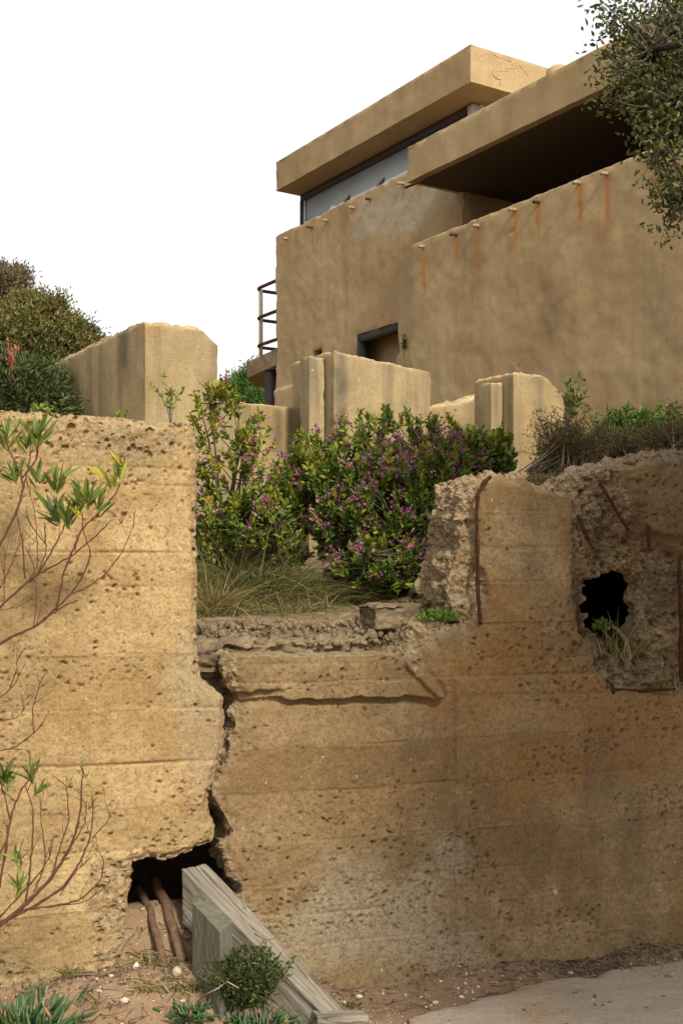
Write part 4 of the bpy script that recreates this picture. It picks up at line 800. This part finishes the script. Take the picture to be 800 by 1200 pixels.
sprig('weed_sprig', 'small yellow green weed with pink flowers on the ochre wall top at left', at(50, 488, 4.2) + UP * -.01, .06, 9, LEAF_BRIGHT, .016, .007, 1, .9, (.6, 1))
sprig('weed_sprig', 'thin leafy twig rising in front of the big pale block', at(200, 500, 5.6), .26, 5, LEAF_POLY, .03, .012, 1, .25, (.4, .8))
sprig('weed_sprig', 'green leafy twig growing beside the shorter pillar', at(668, 510, 9.6), .48, 6, LEAF_POLY, .07, .028, 1, .15, (.2, .6)); sprig('weed_sprig', 'little green weed in the doorway corner of the bunker', at(473, 418, 14.2), .26, 3, LEAF_POLY, .05, .025, 1, .15, (.2, .6))

# grass tussocks on the terrace
def tussock(label, px, py, d, h, n, sp, tint, mat=GRASS, name='grass_tussock', W=.004, group='grass tussocks on the terrace', droop=.45, spread=.6, base=None):
    b = at(px, py, d) if base is None else np.array(base)
    if base is None: b[2] = ter(b[0], b[1]) - .01
    mb = MB(); bb = b + rng.normal(size=(n, 3)) * np.array((sp, sp, .004)); dr = np.stack([rng.normal(size=n) * spread, rng.normal(size=n) * spread, np.ones(n)], 1) + (bb - b) * np.array((3, 3, 0)); blades(mb, bb, dr, h * rng.uniform(.45, 1.05, n), W, droop * rng.uniform(.5, 1.3, n), np.clip(rng.normal(tint[0], tint[1], n), 0, 1))
    o = mb.build(name, mat); return tag(o, label, 'grass', group)
tussock('wide green grass tussock in the middle of the terrace strip', 305, 700, 5.9, .50, 900, .15, (.38, .2))
tussock('straw coloured grass tussock against the ochre wall edge', 245, 715, 5.35, .40, 420, .06, (.72, .18)); tussock('grass tussock at the foot of the leggy bush', 268, 695, 6.05, .72, 800, .15, (.38, .2))
tussock('drooping dry grass tussock left of the dense bush', 368, 705, 5.9, .42, 480, .08, (.62, .22)); tussock('short pale grass tussock nearest the ledge', 345, 718, 5.35, .20, 320, .08, (.60, .2)); tussock('small grass tuft in the gap below the loose concrete lump', 470, 752, 4.62, .09, 90, .03, (.75, .15), W=.003, base=at(470, 762, 4.60))
tussock('dead grass hanging behind the broken wall end', 515, 712, 5.0, .13, 60, .025, (.9, .1), droop=.9)

# heath behind the right wall
def heath(label, px, py, d, r, hgt, n, mat, tint, L=.02, W=.005, name='heath_shrub', dry=.4, leafmat=None):
    b = at(px, py, d); b[2] = ter(b[0], b[1]) - .02; th = thing(name, label, 'shrub', b, 'low shrubs behind the broken wall'); st = MB(); C, D = [], []
    for i in range(n):
        dr = unit(np.array((*(rng.normal(size=2) * .65), rng.uniform(.5, 1.1)))); e = b + np.array((dr[0] * r, dr[1] * r * .8, dr[2] * hgt)) * rng.uniform(.55, 1.05); cv = bez(b + rng.normal(size=3) * np.array((r * .35, r * .3, 0)), b + (e - b) * .5 + UP * hgt * .18, e, 7); st.tube(cv, np.linspace(.004, .0012, 7), 3)
        k = 7
        for p in cv[2:]: C.append(p + rng.normal(size=(k, 3)) * .012); D.append(unit(rng.normal(size=(k, 3)) + dr * .8))
    st.build('stems', STEM_GREY, th); C, D = np.concatenate(C), np.concatenate(D); v, q, t_ = leaves(C, D, L * rng.uniform(.6, 1.3, len(C)), W, np.clip(rng.normal(tint[0], tint[1], len(C)), 0, 1)); mb = MB(); mb.add(v, q, None, t_); tag(mb.build('foliage', mat, th), kind='stuff'); return th
heath('reddish low heath right of the dense bush above the wall end', 606, 570, 5.6, .22, .52, 110, HEATH, (.55, .25)); heath('dry brown heath behind the top of the wall, below the shorter pillar', 660, 560, 5.7, .28, .34, 110, HEATH, (.45, .25)); heath('twiggy grey brown heath at the base of the big tan wall', 715, 545, 6.3, .30, .24, 90, HEATH, (.35, .25))
heath('bright green low shrub by the big tan wall', 735, 530, 6.6, .26, .27, 80, LEAF_BRIGHT, (.35, .2), .04, .014); heath('dry brown heath at the right edge above the wall', 790, 535, 6.0, .30, .30, 95, HEATH, (.35, .25)); heath('olive heath clump just above the broken wall top', 640, 572, 5.3, .20, .17, 60, HEATH, (.2, .2)); heath('green clump with pink tips at right in front of the tan wall', 775, 520, 6.9, .30, .30, 80, LEAF_POLY, (.45, .2), .035, .014)

# fleabane on the ledge beside the wall end
def clump(name, label, c, r, n, mat, L, W, tint, cat='plant', flat=.5, group=None, updir=.6):
    th = thing(name, label, cat, c, group); v_ = rng.normal(size=(n, 3)); v_ = unit(v_) * (rng.random((n, 1)) ** .5); v_[:, 2] = np.abs(v_[:, 2]); C = np.array(c) + v_ * np.array((r, r, r * flat)); D = unit(v_ + np.array((0, 0, updir)) + rng.normal(size=(n, 3)) * .35)
    v, q, t_ = leaves(C, D, L * rng.uniform(.6, 1.2, n), W * rng.uniform(.8, 1.2, n), np.clip(rng.normal(tint[0], tint[1], n), 0, 1)); mb = MB(); mb.add(v, q, None, t_); tag(mb.build('foliage', mat, th), kind='stuff'); st = MB()
    for i in range(min(n, 24)): st.tube([np.array(c) + v_[i] * np.array((r, r, 0)) * .4, C[i]], [.0022, .0014], 4)
    st.build('stems', STEM_GREY, th); return th
clump('ledge_plant', 'fresh green trailing plant on the ledge beside the wall end', wall_pt(*wp(520, 728), .06), .085, 330, LEAF_BRIGHT, .020, .009, (.5, .25), flat=.45); clump('ledge_plant', 'small green trailing plant behind the loose concrete lump', at(483, 712, 4.85), .06, 140, LEAF_BRIGHT, .016, .008, (.5, .25), flat=.4)

# background trees
def crown_tree(name, label, base, c, r, ncl, per, L, W, mat, tint, nub=.25, stick=BARK, lump=.35, low=-.6, group=None):
    th = thing(name, label, 'tree', base, group); c, r = np.array(c), np.array(r); tr = MB()
    v_ = unit(rng.normal(size=(ncl * 3, 3))); v_ = v_[v_[:, 2] > low][:ncl]; rad = (.55 + .45 * rng.random(len(v_)) ** .4) * (1 + lump * fbm(v_[:, 0] * 2.3, v_[:, 1] * 2.3, v_[:, 2] * 2.3, 3, len(label)))
    cl = c + v_ * r * rad[:, None]; top = c - np.array((0, 0, r[2] * .5)); b = np.array(base); tr.tube(bez(b, (b + top) / 2 + rng.normal(size=3) * .08, top, 8), np.linspace(.10, .06, 8) * (r[2] / 1.2), 8)
    for i in range(0, len(cl), max(1, len(cl) // 26)): tr.tube(bez(top, (top + cl[i]) / 2 - UP * .08 * r[2], cl[i], 6), np.linspace(.04, .008, 6) * (r[2] / 1.2), 5)
    tr.build('trunk', stick, th)
    k = per; C = np.repeat(cl, k, 0); o = rng.normal(size=C.shape) * nub * r.mean() * .5; C = C + o; out = unit(np.repeat(v_, k, 0)); D = unit(out * .8 + rng.normal(size=C.shape) * .7 + np.array((0, 0, .3))); tv = np.repeat(rng.normal(tint[0], tint[1], len(cl)), k) + rng.normal(0, .12, len(C))
    v, q, t_ = leaves(C, D, L * rng.uniform(.6, 1.3, len(C)), W * rng.uniform(.7, 1.2, len(C)), np.clip(tv, 0, 1)); mb = MB(); mb.add(v, q, None, t_); tag(mb.build('crown', mat, th), kind='stuff'); return th
def bt(px, d): p = at(px, 660, d); return (p[0], p[1], ter(p[0], p[1]) - .05)
def tree_at(name, label, px, py, d, rx, ry, dz, *a, **k): c = at(px, py, d); return crown_tree(name, label, bt(px, d), c, (rx / F * d, dz, ry / F * d), *a, **k)
tree_at('coastal_tree', 'brown green tree reaching highest at the left edge', 2, 378, 24, 42, 60, 1.0, 280, 130, .09, .030, LEAF_BROWN, (.6, .2), .2, lump=.2)
tree_at('coastal_tree', 'domed olive green tree behind the big pale block', 42, 432, 22, 84, 74, 1.3, 460, 150, .085, .034, LEAF_OLIVE, (.75, .22), .17, lump=.18)
tree_at('coastal_shrub', 'dark green shrub against the shaded side of the big block', 18, 480, 8.2, 60, 58, .5, 170, 75, .05, .012, LEAF_DARK, (.45, .2), .25)
tree_at('coastal_tree', 'fresh green tree behind the low wall and railing', 292, 488, 26, 36, 52, 1.0, 190, 120, .11, .026, LEAF_BRIGHT, (.25, .15), .2)
sprig('pink_tipped_shrub', 'shrub tip with pink young leaves at the left edge', at(12, 470, 7.9), .42, 7, LEAF_PINK, .04, .013, 1, .10, (0, 1), cat='shrub')

# tree overhanging from the right
tc = thing('overhanging_tree', 'dark small leaved tree overhanging the top right corner', 'tree', (3.5, 3.0, 0)); trk = MB(); base = np.array((3.5, 3.0, -.05)); fork = np.array((3.2, 3.1, 2.3)); trk.tube(bez(base, (3.55, 3.05, 1.2), fork, 10), np.linspace(.14, .10, 10), 10)
cl = []
for c, r, n in (((2.7, 2.5, 3.2), (1.1, 1.25, 1.15), 1150), ((2.2, 1.6, 3.2), (.75, .9, .95), 420), ((3.6, 2.9, 2.7), (.95, 1.3, 1.5), 620), ((2.9, .9, 3.1), (1.1, 1.0, 1.3), 480), ((3.2, 3.4, 4.0), (1.1, 1.2, .9), 250), ((1.80, 4.4, 3.62), (.40, .5, .46), 90), ((2.5, 3.9, 3.6), (.70, .7, .8), 200)): cl.append(in_ell(n, c, r, .1, -1))  # crown lobes mostly out of view, enlarged to shade the wall and block sky
V_ = []
for px, py, d, n, s in ((762, 112, 4.5, 20, 30), (778, 158, 4.5, 22, 26), (790, 60, 4.6, 24, 34), (735, 45, 4.5, 7, 14), (722, 22, 4.5, 4, 8), (706, 6, 4.5, 2, 4), (728, 92, 4.4, 8, 13), (790, 215, 4.4, 14, 12), (776, 222, 4.4, 3, 6), (792, 268, 4.4, 2, 5), (784, 245, 4.4, 2, 5), (808, 130, 4.5, 22, 34), (714, 116, 4.4, 2, 5), (716, 82, 4.4, 2, 4), (712, 64, 4.4, 2, 4), (748, 20, 4.6, 5, 14), (790, 10, 4.6, 20, 26)):
    for i in range(n): q = rng.normal(size=2) * s * .52; V_.append(at(px + q[0], py + q[1], d + rng.normal() * .12))
nin = sum(len(c) for c in cl); cl.append(np.array(V_)); cl = np.concatenate(cl); limbs = [bez(fork, (2.8, 3.6, 3.3), at(790, 120, 4.5), 9), bez(fork, (2.9, 3.0, 3.3), (2.3, 2.8, 4.2), 9), bez(fork, (3.3, 3.3, 3.4), (3.4, 3.6, 4.6), 9), bez(fork, (2.6, 3.4, 3.6), at(760, 60, 4.5), 9), bez(fork, (2.6, 3.7, 2.9), at(795, 235, 4.4), 9), bez(fork, (3.2, 2.2, 3.0), (2.8, .9, 3.3), 9), bez(fork, (3.3, 3.0, 2.6), (3.7, 2.8, 2.9), 9)]
for l in limbs: trk.tube(l, np.linspace(.07, .012, 9), 7)
lp = np.concatenate([l[3:] for l in limbs])
for p in cl:
    a = lp[np.argmin(np.linalg.norm(lp - p, axis=1) + .1 * rng.random(len(lp)))]; trk.tube(bez(a, (a + p) / 2 + rng.normal(size=3) * .06 - UP * .03, p, 6), np.linspace(.007, .002, 6), 4)
trk.build('trunk', BARK, tc); kk = np.where(np.arange(len(cl)) < nin, 52, 26); C = np.repeat(cl, kk, 0); C = C + rng.normal(size=C.shape) * np.repeat(np.where(kk > 30, .058, .042), kk)[:, None]; D = unit(rng.normal(size=C.shape) + np.array((-.3, 0, .35))); tv = np.repeat(rng.normal(.52, .18, len(cl)), kk) + rng.normal(0, .16, len(C))
v, q, t_ = leaves(C, D, .027 * rng.uniform(.7, 1.3, len(C)), .0125 * rng.uniform(.8, 1.2, len(C)), np.clip(tv, 0, 1)); mb = MB(); mb.add(v, q, None, t_); tag(mb.build('crown', LEAF_TREE, tc), kind='stuff')

# ------------------------------------------------------------------ lance-leaved shrubs in front of the ochre wall (each leaf a part)
def lance_leaf():
    n = 7; t = np.linspace(0, 1, n); w = .5 * np.sin(np.pi * np.clip(t * .93 + .05, 0, 1)) ** .85; w[-1] = .02; V, T = [], []
    for i in range(n): z = -.10 * t[i] ** 2; V += [(t[i], -w[i] * .15, z + .025 * w[i]), (t[i], 0, z), (t[i], w[i] * .15, z + .025 * w[i])]
    Q = []
    for i in range(n - 1):
        for j in (0, 1): Q.append((3 * i + j, 3 * i + 3 + j, 3 * i + 4 + j, 3 * i + 1 + j))
    return np.array(V), np.array(Q)
LV, LQ = lance_leaf(); LMESH = []
for tv in (.05, .3, .5, .62, .78, 1.0):
    me = np_mesh('leaf', LV, [LQ], {'tint': np.full(len(LV), tv)}, True); me.materials.append(LEAF_LANCE); LMESH.append(me)
def add_leaf(parent, p, d, L, tv):
    x = Vector(d).normalized(); r = Vector(rng.normal(size=3)); y = x.cross(r).normalized(); z = x.cross(y); M = Matrix([[x[i] * L, y[i] * L, z[i] * L, p[i]] for i in range(3)] + [[0, 0, 0, 1]])
    o = bpy.data.objects.new('leaf', LMESH[tv]); COL.objects.link(o); o.parent = parent; o.matrix_parent_inverse = parent.matrix_basis.inverted(); o.matrix_basis = M; return o
def lance_shrub(label, base, stems, tufts, d):
    th = thing('lance_leaved_shrub', label, 'shrub', base, 'lance leaved shrubs before the ochre wall'); st = MB()
    for pl, r0, r1 in stems:
        P = np.array([at(p[0], p[1], d + (p[2] if len(p) > 2 else 0)) if p[0] is not None else np.array(base) for p in pl]); n = len(P); t = np.arange(n); tt = np.linspace(0, n - 1, 6 * n)
        Q = np.stack([np.interp(tt, t, P[:, i]) for i in range(3)], 1)
        for _ in range(3): Q[1:-1] = (Q[:-2] + 2 * Q[1:-1] + Q[2:]) / 4
        Q[1:-1] += .0009 * rng.normal(size=Q[1:-1].shape); st.tube(Q, np.linspace(r0, r1, len(Q)) * (1 + .10 * rng.normal(size=len(Q))), 6)
        for _ in range(3):                                   # short bare side twigs and leaf scars
            j = int(rng.integers(len(Q) // 3, len(Q) - 2)); tg = unit(Q[j + 1] - Q[j]); e = Q[j] + unit(tg + rng.normal(size=3) * .45 + UP * .35) * rng.uniform(.02, .085); st.tube(bez(Q[j], (Q[j] + e) / 2 + rng.normal(size=3) * .004, e, 5), np.linspace(.0012, .0005, 5), 4)
    st.build('stem', STEM_RED, th)
    for px, py, n, L, up, tvs in tufts:
        c = at(px, py, d); ax_ = unit(np.array(up)); L = L * 1.14
        for i in range(int(n * 1.45)):
            dr = unit(ax_ + unit(rng.normal(size=3)) * .82); p = c - ax_ * rng.uniform(0, .045) + rng.normal(size=3) * .004; add_leaf(th, p, dr, L * rng.uniform(.7, 1.15), int(rng.choice(tvs)))
    return th
UPV = (0, 0, 1); G_, Y_, Dk = [1, 2, 2, 3], [2, 3, 4, 4, 5], [0, 0, 1, 1, 2]
lance_shrub('upper shrub with red stems and tufts of narrow leaves before the ochre wall', (-1.35, 3.45, .1),
  [([(None, 0), (-60, 960), (-40, 800), (0, 752), (40, 735), (70, 713), (92, 703)], .009, .002), ([(40, 735), (60, 718), (80, 700), (95, 680), (108, 650), (97, 620), (97, 600)], .0035, .0015), ([(66, 715), (75, 670), (88, 640), (97, 618), (118, 600), (136, 578), (145, 555), (147, 535)], .004, .0018),
   ([(80, 698), (100, 690), (125, 672), (145, 645), (158, 612), (156, 600)], .0025, .001), ([(-30, 740), (0, 712), (40, 675), (80, 655), (110, 630), (130, 610)], .004, .0018), ([(45, 672), (62, 645), (78, 612), (75, 600)], .003, .0015), ([(45, 672), (55, 645), (52, 612)], .0025, .0015), ([(-40, 690), (0, 640), (20, 600), (28, 572), (25, 555), (12, 530), (5, 512)], .005, .002),
   ([(28, 572), (35, 540), (36, 520)], .003, .0015), ([(27, 560), (45, 535), (46, 515)], .003, .0015), ([(30, 678), (27, 640), (20, 600)], .003, .0015), ([(30, 685), (45, 665), (42, 600), (30, 560)], .002, .001), ([(0, 690), (15, 660), (28, 620)], .0022, .001), ([(40, 735), (44, 700), (40, 660), (30, 640)], .002, .001), ([(0, 715), (20, 712), (40, 700)], .0015, .0008), ([(55, 640), (36, 615), (30, 595)], .002, .001), ([(147, 625), (140, 608)], .001, .0007), ([(5, 710), (6, 670), (5, 640)], .0015, .001)],
  [(9, 512, 13, .072, UPV, G_), (44, 508, 16, .078, UPV, G_), (32, 518, 8, .062, UPV, G_), (14, 552, 14, .07, (-.3, 0, .9), G_), (46, 556, 10, .066, (.2, 0, .9), G_ + Dk), (68, 562, 12, .074, (.1, 0, 1), G_), (62, 600, 15, .075, (-.5, 0, 1), Dk), (78, 605, 14, .075, (-.2, 0, 1), Dk + G_), (92, 590, 14, .07, (-.1, 0, 1), Y_ + G_), (102, 582, 14, .072, (0, 0, 1), G_ + Y_), (116, 590, 10, .07, (.2, 0, 1), Dk + G_), (128, 560, 11, .066, (-.3, 0, 1), Y_), (138, 556, 9, .06, (0, 0, 1), G_ + Y_), (142, 545, 7, .05, (-.6, 0, .7), Y_)], 3.62)
lance_shrub('lower shrub of bare red twigs with few leaves before the ochre wall', (-1.2, 3.3, .05),
  [([(None, 0), (-70, 1130), (0, 1085), (30, 1060), (60, 1030), (85, 990), (95, 950), (97, 900)], .010, .002), ([(0, 1082), (40, 1062), (75, 1040), (95, 1010), (108, 975), (109, 935)], .006, .0015), ([(20, 1068), (60, 1062), (95, 1055), (120, 1030), (122, 1005), (108, 990)], .004, .001), ([(60, 1030), (70, 995), (82, 960), (78, 920), (70, 915)], .003, .0012), ([(30, 1060), (38, 1000), (40, 950), (30, 920)], .004, .0015), ([(0, 1040), (12, 960), (25, 925), (42, 905), (45, 900)], .004, .0015), ([(12, 960), (5, 930), (-5, 900)], .003, .0015), ([(20, 940), (0, 925)], .002, .001),
   ([(85, 990), (100, 965), (102, 940), (98, 940)], .002, .001), ([(108, 982), (125, 965), (130, 955), (122, 938)], .002, .0008), ([(40, 1045), (55, 1010), (48, 960), (48, 930)], .0028, .001), ([(-20, 885), (0, 880), (20, 875), (45, 855), (58, 832)], .003, .001), ([(40, 860), (38, 830), (48, 800), (40, 790)], .0022, .0008), ([(-20, 820), (0, 818), (15, 805), (30, 778)], .0025, .001), ([(12, 805), (20, 785), (20, 765)], .0018, .0008), ([(0, 845), (20, 842), (30, 830)], .0018, .0008), ([(0, 1000), (10, 980), (8, 960)], .003, .001), ([(70, 1050), (90, 1020), (112, 1000)], .002, .001), ([(60, 1062), (100, 1058), (128, 1035), (130, 1028)], .002, .001), ([(0, 1075), (50, 1020), (60, 1000), (62, 985)], .003, .001)],
  [(6, 908, 12, .06, UPV, Dk + G_), (36, 905, 12, .058, (-.1, 0, 1), Dk + G_), (46, 926, 7, .05, (.6, 0, .6), Dk + G_), (20, 1002, 10, .05, (-.2, 0, 1), G_), (22, 1035, 9, .055, (.1, 0, 1), G_), (97, 898, 6, .022, UPV, Dk), (80, 912, 5, .02, UPV, G_), (109, 934, 5, .02, UPV, G_), (3, 912, 8, .06, (-.5, 0, 1), G_)], 3.55)

# ------------------------------------------------------------------ plants and litter at the foot of the wall
def fleshy(name, label, base, r, n, L, W, tint, cat='succulent', up=.9, hgt=.04):
    th = thing(name, label, cat, base, 'succulents at the foot of the wall'); lm = MB(); b = np.array(base)
    for i in range(n):
        o = rng.normal(size=2) * r * .55; p = b + np.array((o[0], o[1], rng.uniform(0, hgt))); d = unit(np.array((o[0] / r * .8 + rng.normal() * .45, o[1] / r * .8 + rng.normal() * .45, up))); l = L * rng.uniform(.6, 1.15); q = p + d * l; m_ = (p + q) / 2 + unit(np.array((d[0], d[1], 0)) + 1e-6) * l * .10
        lm.tube(bez(p, m_, q, 5), np.array((.55, 1, .95, .7, .12)) * W * .5, 5, float(np.clip(rng.normal(tint[0], tint[1]), 0, 1) if rng.random() > .012 else 1.0))
    tag(lm.build('foliage', LEAF_SUCC, th), kind='stuff'); return th
def gp(px, d): p = at(px, 660, d); q = p - W0; return gpt(q.dot(Wd) * 1.0, -np.array((p[0] - W0[0], p[1] - W0[1], 0)).dot(Wn))
fleshy('ice_plant', 'fleshy green ice plant in the bottom left corner', gp(18, 3.72), .15, 240, .085, .013, (.5, .25), hgt=.06)
fleshy('ice_plant', 'dark ice plant patch below the green bush by the timber', gp(292, 3.86), .11, 170, .05, .011, (.35, .25), up=.6); fleshy('ice_plant', 'small ice plant patch left of the timber stump foot', gp(222, 3.86), .06, 80, .045, .010, (.35, .25), up=.6); fleshy('ice_plant', 'flat ice plant patch along the lower end of the sloping beam', gp(338, 3.82), .07, 70, .045, .009, (.45, .25), up=.5)
th = thing('juniper_bush', 'small dense dark green bush growing against the timber stump', 'bush', gp(292, 3.90)); st = MB(); C, D = [], []; jb = gp(290, 3.90)
for i in range(360):
    dr = unit(np.array((rng.normal() * .34, rng.normal() * .3, 1.0))); e = jb + dr * rng.uniform(.12, .245); cv = bez(jb + rng.normal(size=3) * np.array((.03, .02, 0)), jb + UP * .08 + dr * .05, e, 7); st.tube(cv, np.linspace(.0024, .0009, 7), 4)
    for p in cv[2:]: C.append(p + rng.normal(size=(7, 3)) * .007); D.append(unit(rng.normal(size=(7, 3)) * .8 + dr))
st.build('stems', STEM_GREY, th); C, D = np.concatenate(C), np.concatenate(D); v, q, t_ = leaves(C, D, .017 * rng.uniform(.6, 1.3, len(C)), .007, np.clip(rng.normal(.5, .25, len(C)), 0, 1)); mb = MB(); mb.add(v, q, None, t_); tag(mb.build('foliage', LEAF_DARK, th), kind='stuff')
for lab, px, d, h, n, t_, sp in (('spiky brown grass tuft at the wall foot left of the hollow', 85, 3.98, .11, 30, (.6, .25), .012), ('low rusty grass tuft in front of the hollow', 170, 3.93, .07, 45, (.65, .25), .02), ('long green grass blades left of the timber stump', 228, 3.96, .24, 16, (.35, .12), .012), ('small dry tuft beside the ice plant corner', 105, 3.86, .07, 30, (.6, .2), .02), ('sparse grass beside the foot of the sloping beam', 352, 3.84, .06, 60, (.45, .2), .03), ('little green tuft right of the beam foot by the wall', 412, 4.12, .04, 40, (.3, .2), .015), ('wiry dead grass in the mouth of the hollow', 182, 4.12, .10, 90, (.8, .2), .05), ('dry brown grass between the hollow and the timber stump', 205, 3.95, .09, 80, (.7, .25), .04), ('thin grass under the green bush', 300, 3.80, .07, 70, (.6, .25), .05)):
    tussock(lab, 0, 0, 0, h, n, sp, t_, W=.0042, group='grass tufts at the wall foot', spread=.75, base=gp(px, d), droop=.35)
# weeds inside the ragged hole
hb = wall_pt(*wp(735, 772), .10); tussock('dry wiry grass inside the ragged hole', 0, 0, 0, .27, 190, .05, (.7, .25), W=.003, group='plants in the ragged hole', base=hb, spread=.5, droop=.3); clump('hole_weed', 'bright green weed at the left of the ragged hole', wall_pt(*wp(712, 738), .04), .035, 90, LEAF_BRIGHT, .02, .012, (.3, .2), flat=1.2)
mb = MB(); mb.tube(bez(wall_pt(*wp(722, 730), .14), wall_pt(*wp(752, 738), .06), wall_pt(*wp(738, 786), .03), 10), np.linspace(.008, .013, 10) * (1 + .12 * rng.normal(size=10)), 8); tag(mb.build('dead_branch', STEM_GREY), 'bent grey dead branch inside the ragged hole', 'branch')
tussock('sparse dry grass below the vertical bar by the hole', 0, 0, 0, .12, 40, .03, (.5, .25), W=.003, group='plants in the ragged hole', base=wall_pt(*wp(778, 806), -.02), spread=.5, droop=.2)
# pebbles, twigs and litter
ico = bmesh.new(); bmesh.ops.create_icosphere(ico, subdivisions=1, radius=1); IV = np.array([v.co for v in ico.verts]); IT = np.array([[v.index for v in f.verts] for f in ico.faces]); ico.free()
pm = MB()
for i in range(2600):
    s = rng.uniform(-1.5, 1.9); r = -abs(rng.normal()) * .22 - .01 if rng.random() < .75 else rng.uniform(-.8, -.05)
    if s < -.42 and rng.random() < .3 and s > -.85: r = rng.uniform(-.2, .25)
    sz = .0025 + .010 * rng.random() ** 6; p = gpt(s, r); sc = sz * rng.uniform(.6, 1.3, 3); sc[2] *= .6; pm.add(IV * sc * (1 + .18 * rng.normal(size=(len(IV), 1))) + p + UP * sz * .25 + (UP * .012 if s > .2 and r < -.25 else 0), None, IT, rng.random() ** 2.0 * .9)
tag(pm.build('pebbles', PEBBLE, None, False), 'small pebbles and grit strewn along the foot of the wall', 'gravel', kind='stuff')
for lab, px, d, sz, t_ in (('white lumpy stone in front of the hollow', 160, 4.05, .020, .85), ('pale stone on the dirt below the hollow', 146, 3.88, .016, .7), ('flat whitish stone on the dirt near the bottom', 143, 3.80, .016, .75), ('grey stone at the foot of the timber stump', 208, 4.02, .022, .6)):
    mb = MB(); nn = 1
    for i in range(nn): mb.add(IV * sz * rng.uniform(.5, 1.1, 3) * (1 + .15 * rng.normal(size=(len(IV), 1))) + gp(px, d) + UP * sz * .4 + rng.normal(size=3) * sz * np.array((.9, .9, .1)) * (nn > 1), None, IT, t_)
    tag(mb.build('stone', PEBBLE, None, False), lab, 'stone')
tw = MB()
for i in range(900):
    u_ = rng.random()
    if u_ < .5: s, r = rng.uniform(-.95, -.1), rng.uniform(-.34, .14)
    elif u_ < .80: s, r = rng.normal(1.1, .28), -abs(rng.normal()) * .09
    else: s, r = rng.uniform(-1.2, 1.6), -abs(rng.normal()) * .2
    p = gpt(s, r) + UP * .006; a = rng.random() * 6.28; l = rng.uniform(.02, .11); e = p + np.array((math.cos(a), math.sin(a), rng.normal() * .12)) * l; tw.tube(bez(p, (p + e) / 2 + rng.normal(size=3) * .012, e, 5), [.0016, .0015, .0014, .0011, .0007], 4, rng.random())
tag(tw.build('twig_litter', LITTER), 'scattered dry twigs along the wall foot', 'litter', kind='stuff')
n = 1300; s = np.where(rng.random(n) < .55, rng.normal(1.15, .28, n), rng.uniform(-1.2, .1, n)); r = -np.abs(rng.normal(size=n)) * .10 - .01; P = np.array([gpt(a, b) for a, b in zip(s, r)]) + UP * .006; v, q, t_ = leaves(P, np.stack([rng.normal(size=n), rng.normal(size=n), rng.normal(size=n) * .25], 1), .016 * rng.uniform(.5, 1.4, n), .006, rng.random(n), .1); lm = MB(); lm.add(v, q, None, t_); tag(lm.build('leaf_litter', LITTER, None, False), 'dry fallen leaves gathered along the wall foot', 'litter', kind='stuff')
tr_ = MB(); n = 900; pxr = rng.uniform(228, 500, n); dr_ = rng.uniform(4.8, 6.0, n); P = np.array([at(a, 660, b) for a, b in zip(pxr, dr_)]); P[:, 2] = [ter(a, b) for a, b in P[:, :2]]
blades(tr_, P, np.stack([rng.normal(size=n), rng.normal(size=n), rng.uniform(.02, .5, n)], 1), rng.uniform(.03, .14, n), .003, .2, np.clip(rng.normal(.8, .2, n), 0, 1)); tag(tr_.build('dry_thatch', GRASS), 'dry grass thatch covering the terrace strip', 'grass', kind='stuff')
for lab, pl, r_ in (('forked pale dead twig in front of the ice plant', [(240, 1166, 3.82), (256, 1158, 3.80), (266, 1150, 3.80), (280, 1158, 3.79)], .0028), ('curved dead stick on the dirt at the right wall foot', [(595, 1146, 4.3), (612, 1150, 4.3), (632, 1147, 4.32)], .004), ('dark twig caught across the sloping beam', [(298, 1094, 3.98), (312, 1102, 3.96), (330, 1098, 3.96)], .0022)):
    mb = MB(); P = np.array([at(*p) for p in pl]); mb.tube(P, np.linspace(r_, r_ * .5, len(P)), 5); tag(mb.build('dead_twig', DEADWOOD if 'pale' in lab else ROOT), lab, 'twig')
